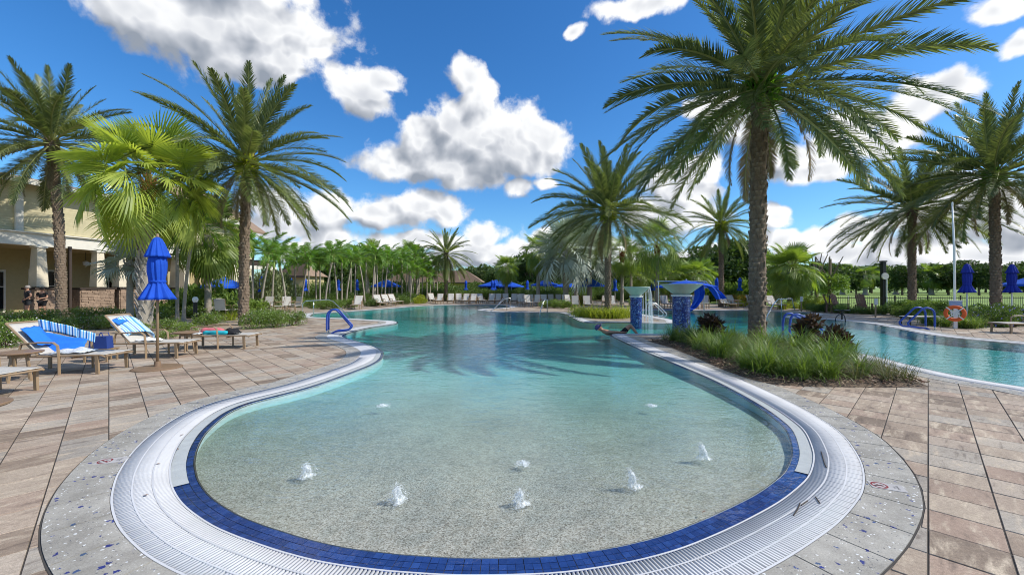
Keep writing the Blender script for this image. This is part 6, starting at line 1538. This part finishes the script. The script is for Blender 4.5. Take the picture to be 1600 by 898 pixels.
def figure(label, loc, rz, pose, shirt, shorts, hair, scale=1.0, cap=None, rot=None):
    t = thing('person', label, 'person', loc, rz); t.scale = (scale,) * 3
    if rot: t.rotation_euler = rot
    J = pose; nodes = []; edges = []; idx = {}
    def nd(k, p, r_, par=None):
        idx[k] = len(nodes); nodes.append((Vector(p), r_))
        if par is not None: edges.append((idx[par], idx[k]))
    nd('pelvis', J['pelvis'], (.15, .11)); nd('waist', J['waist'], (.135, .10), 'pelvis'); nd('chest', J['chest'], (.165, .115), 'waist'); nd('upper', J['upper'], (.13, .09), 'chest')
    nd('neck', J['neck'], .055, 'upper'); nd('head0', J['head0'], .075, 'neck'); nd('head1', J['head1'], .098, 'head0'); nd('head2', J['head2'], .070, 'head1')
    for s_ in 'lr':
        nd('sh' + s_, J['sh' + s_], .062, 'upper'); nd('el' + s_, J['el' + s_], .043, 'sh' + s_); nd('wr' + s_, J['wr' + s_], .029, 'el' + s_)
        w_ = Vector(J['wr' + s_]); d_ = (w_ - Vector(J['el' + s_])).normalized(); sd_ = d_.cross(Vector((0, 0, 1))); sd_ = sd_.normalized() if sd_.length > .1 else Vector((1, 0, 0))
        nd('pa' + s_, w_ + d_ * .07, (.038, .018), 'wr' + s_)
        for f in range(4):
            o_ = (f - 1.5) * .021; l_ = (.062, .075, .07, .055)[f]; dn = d_.cross(sd_) * (-.012)
            nd(f'f{f}a' + s_, w_ + d_ * .105 + sd_ * o_, .0095, 'pa' + s_); nd(f'f{f}b' + s_, w_ + d_ * (.105 + l_ * .55) + sd_ * o_ * 1.1 + dn, .0085, f'f{f}a' + s_); nd(f'f{f}c' + s_, w_ + d_ * (.105 + l_) + sd_ * o_ * 1.1 + dn * 3, .0075, f'f{f}b' + s_)
        nd('tha' + s_, w_ + d_ * .05 + sd_ * .045, .0105, 'pa' + s_); nd('thb' + s_, w_ + d_ * .085 + sd_ * .065, .009, 'tha' + s_)
        nd('hi' + s_, J['hi' + s_], .095, 'pelvis'); nd('kn' + s_, J['kn' + s_], .062, 'hi' + s_); nd('an' + s_, J['an' + s_], .042, 'kn' + s_); nd('to' + s_, J['to' + s_], (.045, .03), 'an' + s_)
    body_mesh('body', nodes, edges, M['skin'], 1, t)
    def wear(name, keys, grow, mtl, links):
        ns = [(Vector(J[k]) if not isinstance(k, tuple) else Vector(J[k[0]]).lerp(Vector(J[k[1]]), k[2]), g_) for k, g_ in zip(keys, grow)]; body_mesh(name, ns, links, mtl, 1, t)
    if shirt:
        wear('shirt', ['pelvis', 'waist', 'chest', 'upper', 'shl', ('shl', 'ell', .6), 'shr', ('shr', 'elr', .6)], [(.165, .125), (.152, .118), (.182, .132), (.145, .105), .078, .066, .078, .066], shirt, [(0, 1), (1, 2), (2, 3), (3, 4), (4, 5), (3, 6), (6, 7)])
    wear('shorts', ['pelvis', 'hil', ('hil', 'knl', .75), 'hir', ('hir', 'knr', .75)], [(.168, .128), .112, .088, .112, .088], shorts, [(0, 1), (1, 2), (0, 3), (3, 4)])
    hd = Vector(J['head1']); up = (Vector(J['head2']) - Vector(J['head0'])).normalized(); fw = Vector(J.get('face', (0, -1, 0))).normalized(); sd2 = up.cross(fw).normalized()
    Bm = Matrix((sd2, fw, up)).transposed()
    def put(m_b, mtl, nm):
        m_b.V = [tuple(hd + Bm @ Vector(v)) for v in m_b.V]; m_b.build(nm, mtl, t, True)
    ft = MB(); ft.add([(-.014, .098, -.045), (.014, .098, -.045), (0, .100, .0), (0, .128, -.04)], [(0, 1, 3), (1, 2, 3), (2, 0, 3)]); put(ft, M['skin'], 'nose')
    ey = MB(); [ey.lathe([(.001, .012), (.012, .006), (.013, 0), (.012, -.006), (.001, -.012)], 8, (s_ * .034, .094, .008)) for s_ in (-1, 1)]; put(ey, M['ink'], 'eyes')
    mo = MB(); mo.box((0, .092, -.068), (.045, .012, .010)); put(mo, M['pink'], 'mouth')
    er = MB(); [er.box((s_ * .101, -.005, -.01), (.018, .03, .055), top=.8) for s_ in (-1, 1)]; put(er, M['skin'], 'ears')
    if hair is not None:
        hr = MB(); hr.lathe([(.104, -.03), (.112, .02), (.108, .065), (.080, .105), (.04, .122), (.001, .126)], 16, (0, -.018, 0)); put(hr, hair, 'hair')
    if cap is not None:
        cp = MB(); cp.lathe([(.118, .02), (.118, .06), (.09, .11), (.04, .132), (.001, .135)], 16, (0, -.01, 0)); cp.box((0, .13, .025), (.16, .12, .012)); put(cp, cap, 'cap')
    return t
stand = dict(pelvis=(0, 0, .95), waist=(0, 0, 1.08), chest=(0, 0, 1.26), upper=(0, .01, 1.42), neck=(0, .0, 1.52), head0=(0, -.01, 1.58), head1=(0, -.015, 1.665), head2=(0, -.005, 1.75),
             shl=(.19, 0, 1.43), ell=(.36, .05, 1.2), wrl=(.22, -.12, 1.02), shr=(-.19, 0, 1.43), elr=(-.30, .03, 1.16), wrr=(-.26, -.10, .93), hil=(.10, 0, .90), knl=(.11, -.02, .50), anl=(.12, .02, .09), tol=(.13, -.12, .04), hir=(-.10, 0, .90), knr=(-.11, -.02, .50), anr=(-.12, .02, .09), tor=(-.13, -.12, .04))
figure('grey-haired person in a charcoal shirt, hand on hip, near the porch', (gp(43, 22.6), 22.6, 0), R(-25), stand, M['dkcloth'], M['dkcloth'], M['greyhair'], .96)
s2 = dict(stand); s2.update(ell=(.27, -.02, 1.18), wrl=(.10, -.24, 1.12), elr=(-.27, -.02, 1.18), wrr=(-.08, -.25, 1.14))
figure('dark-haired person in a sleeveless black top standing beside the porch column', (gp(66, 22.3), 22.3, 0), R(15), s2, M['blackcloth'], M['blackcloth'], M['hair'], .90)
# swimmer lying at the pool corner: head left, knees up
flo = dict(pelvis=(.62, .05, -.10), waist=(.48, .03, -.06), chest=(.30, .0, -.02), upper=(.14, 0, .03), neck=(.03, 0, .08), head0=(-.03, -.01, .12), head1=(-.10, -.02, .17), head2=(-.17, -.03, .21), face=(.45, -.6, .55),
           shl=(.16, -.18, .04), ell=(.44, -.26, .055), wrl=(.68, -.22, .045), shr=(.16, .18, .0), elr=(.42, .26, -.03), wrr=(.64, .25, -.03), hil=(.64, -.09, -.08), knl=(.98, -.10, .30), anl=(1.22, -.10, -.04), tol=(1.34, -.12, -.06), hir=(.64, .10, -.10), knr=(1.04, .12, .22), anr=(1.28, .10, -.08), tor=(1.40, .10, -.10))
sw = figure('swimmer in a dark cap lying back on the water at the island corner, knee raised', (gp(940, 14.55), 14.55, .0), R(-6), flo, None, M['blackcloth'], None, 1.0, M['purplecloth'])

# ================================================================ labels that single out the repeats by their order
ORD = ['first', 'second', 'third', 'fourth', 'fifth', 'sixth', 'seventh', 'eighth', 'ninth', 'tenth', 'eleventh', 'twelfth', 'thirteenth', 'fourteenth', 'fifteenth', 'sixteenth', 'seventeenth', 'eighteenth', 'nineteenth', 'twentieth']
ORD += ['twenty-' + o for o in ORD[:9]] + ['thirtieth'] + ['thirty-' + o for o in ORD[:9]] + ['fortieth'] + ['forty-' + o for o in ORD[:9]]
def order(group, text, near=None):
    """number the members of a group from left to right"""
    it = [o for o in COL.objects if o.parent is None and o.get('group') == group]
    it.sort(key=lambda o: o.location.x / max(o.location.y, .1))
    for k, o in enumerate(it): o['label'] = text.replace('#', ORD[k])
order(GF, '# from the left of the slender pale-trunked feather palms')
order(g1, '# from the left of the pale-flowered shrubs behind the lounge chairs')
order(g2, '# from the left of the big-leaved shrubs under the bright fan palm')
order(g3, '# from the left of the shrubs at the feather palm trunks')
order(g4, '# from the left of the hedge shrubs behind the far loungers')
order(g8, '# from the left of the hedge shrubs before the lawn fence')
order(g9, '# from the left of the violet-flowered shrubs by the life ring')
order(g6, '# from the left of the low shrubs by the far handrails')
order(g7, '# from the left of the low yellow-green shrubs across the second pool')
order(GT, '# from the left of the dark trees beyond the lawn')
order(GU, '# from the left of the dark trees behind the far deck')
order(GFL, '# from the left of the cream loungers on the far pool edge')
order(GCU, '# from the left of the distant closed blue umbrellas')
order('lounge chairs by the feather palms', '# from the left of the cream loungers under the feather palms')
order('lounge chairs beyond the second pool', '# from the left of the cream loungers across the second pool')
order('patio chairs behind the shrub clump', '# from the left of the patio chairs behind the flowering shrub clump')
order('patio chairs under the square umbrella', '# from the left of the patio chairs below the square blue umbrella')
order('patio chairs by the curved handrail', '# from the left of the patio chairs by the small curved handrail')
order('patio chairs behind the grassy spit', '# from the left of the pale patio chairs behind the yellow-green grass')
order('patio chairs by the blue canvas', '# from the left of the two patio chairs by the draped blue canvas')
order('small far tables', '# from the left of the small tan tables among far patio chairs')
order('tall dark background shrubs', '# from the left of the tall dark shrubs under the far trees')
order('big-leaved shrubs behind the far pool', '# from the left of the big-leaved shrubs behind the orange shrubs')
order('short fan palms behind the blue canvas', '# from the left of the short fan palms behind the blue canvas')
order('taller fan palms behind the row', '# from the left of the tall dark fan palms behind the feather palms')
order('distant fan palms beyond the lawn', '# from the left of the distant pale-trunked fan palms beyond the lawn')
order('tall speckled shrubs', '# from the left of the tall pale-speckled shrubs behind the feather palms')
order('orange shrubs', '# from the left of the orange shrubs beyond the big palm trunk')
order('blue canvas side screens', '# from the left of the dark blue canvas screens under far umbrellas')
order('fallen dry leaves', '# from the left of the small dry leaves lying on paving')
order('yellow grass clumps on the deck spit', '# from the left of the yellow-green grass clumps on the spit')
order('grass clumps by the life ring', '# from the left of the arching grass clumps by the life ring')
it = sorted([o for o in COL.objects if o.get('group') == 'grass clumps in the island bed'], key=lambda o: o.location.y)
for k, o in enumerate(it): o['group'] = 'grass clumps in the near half of the island bed' if k < len(it) // 2 else 'grass clumps in the far half of the island bed'
order('grass clumps in the near half of the island bed', '# from the left of the strap-leaf clumps in the nearer half of the island bed')
order('grass clumps in the far half of the island bed', '# from the left of the strap-leaf clumps in the farther half of the island bed')
order('dry grass clumps at the island bed tip', '# from the left of the dry grass clumps at the island tip')
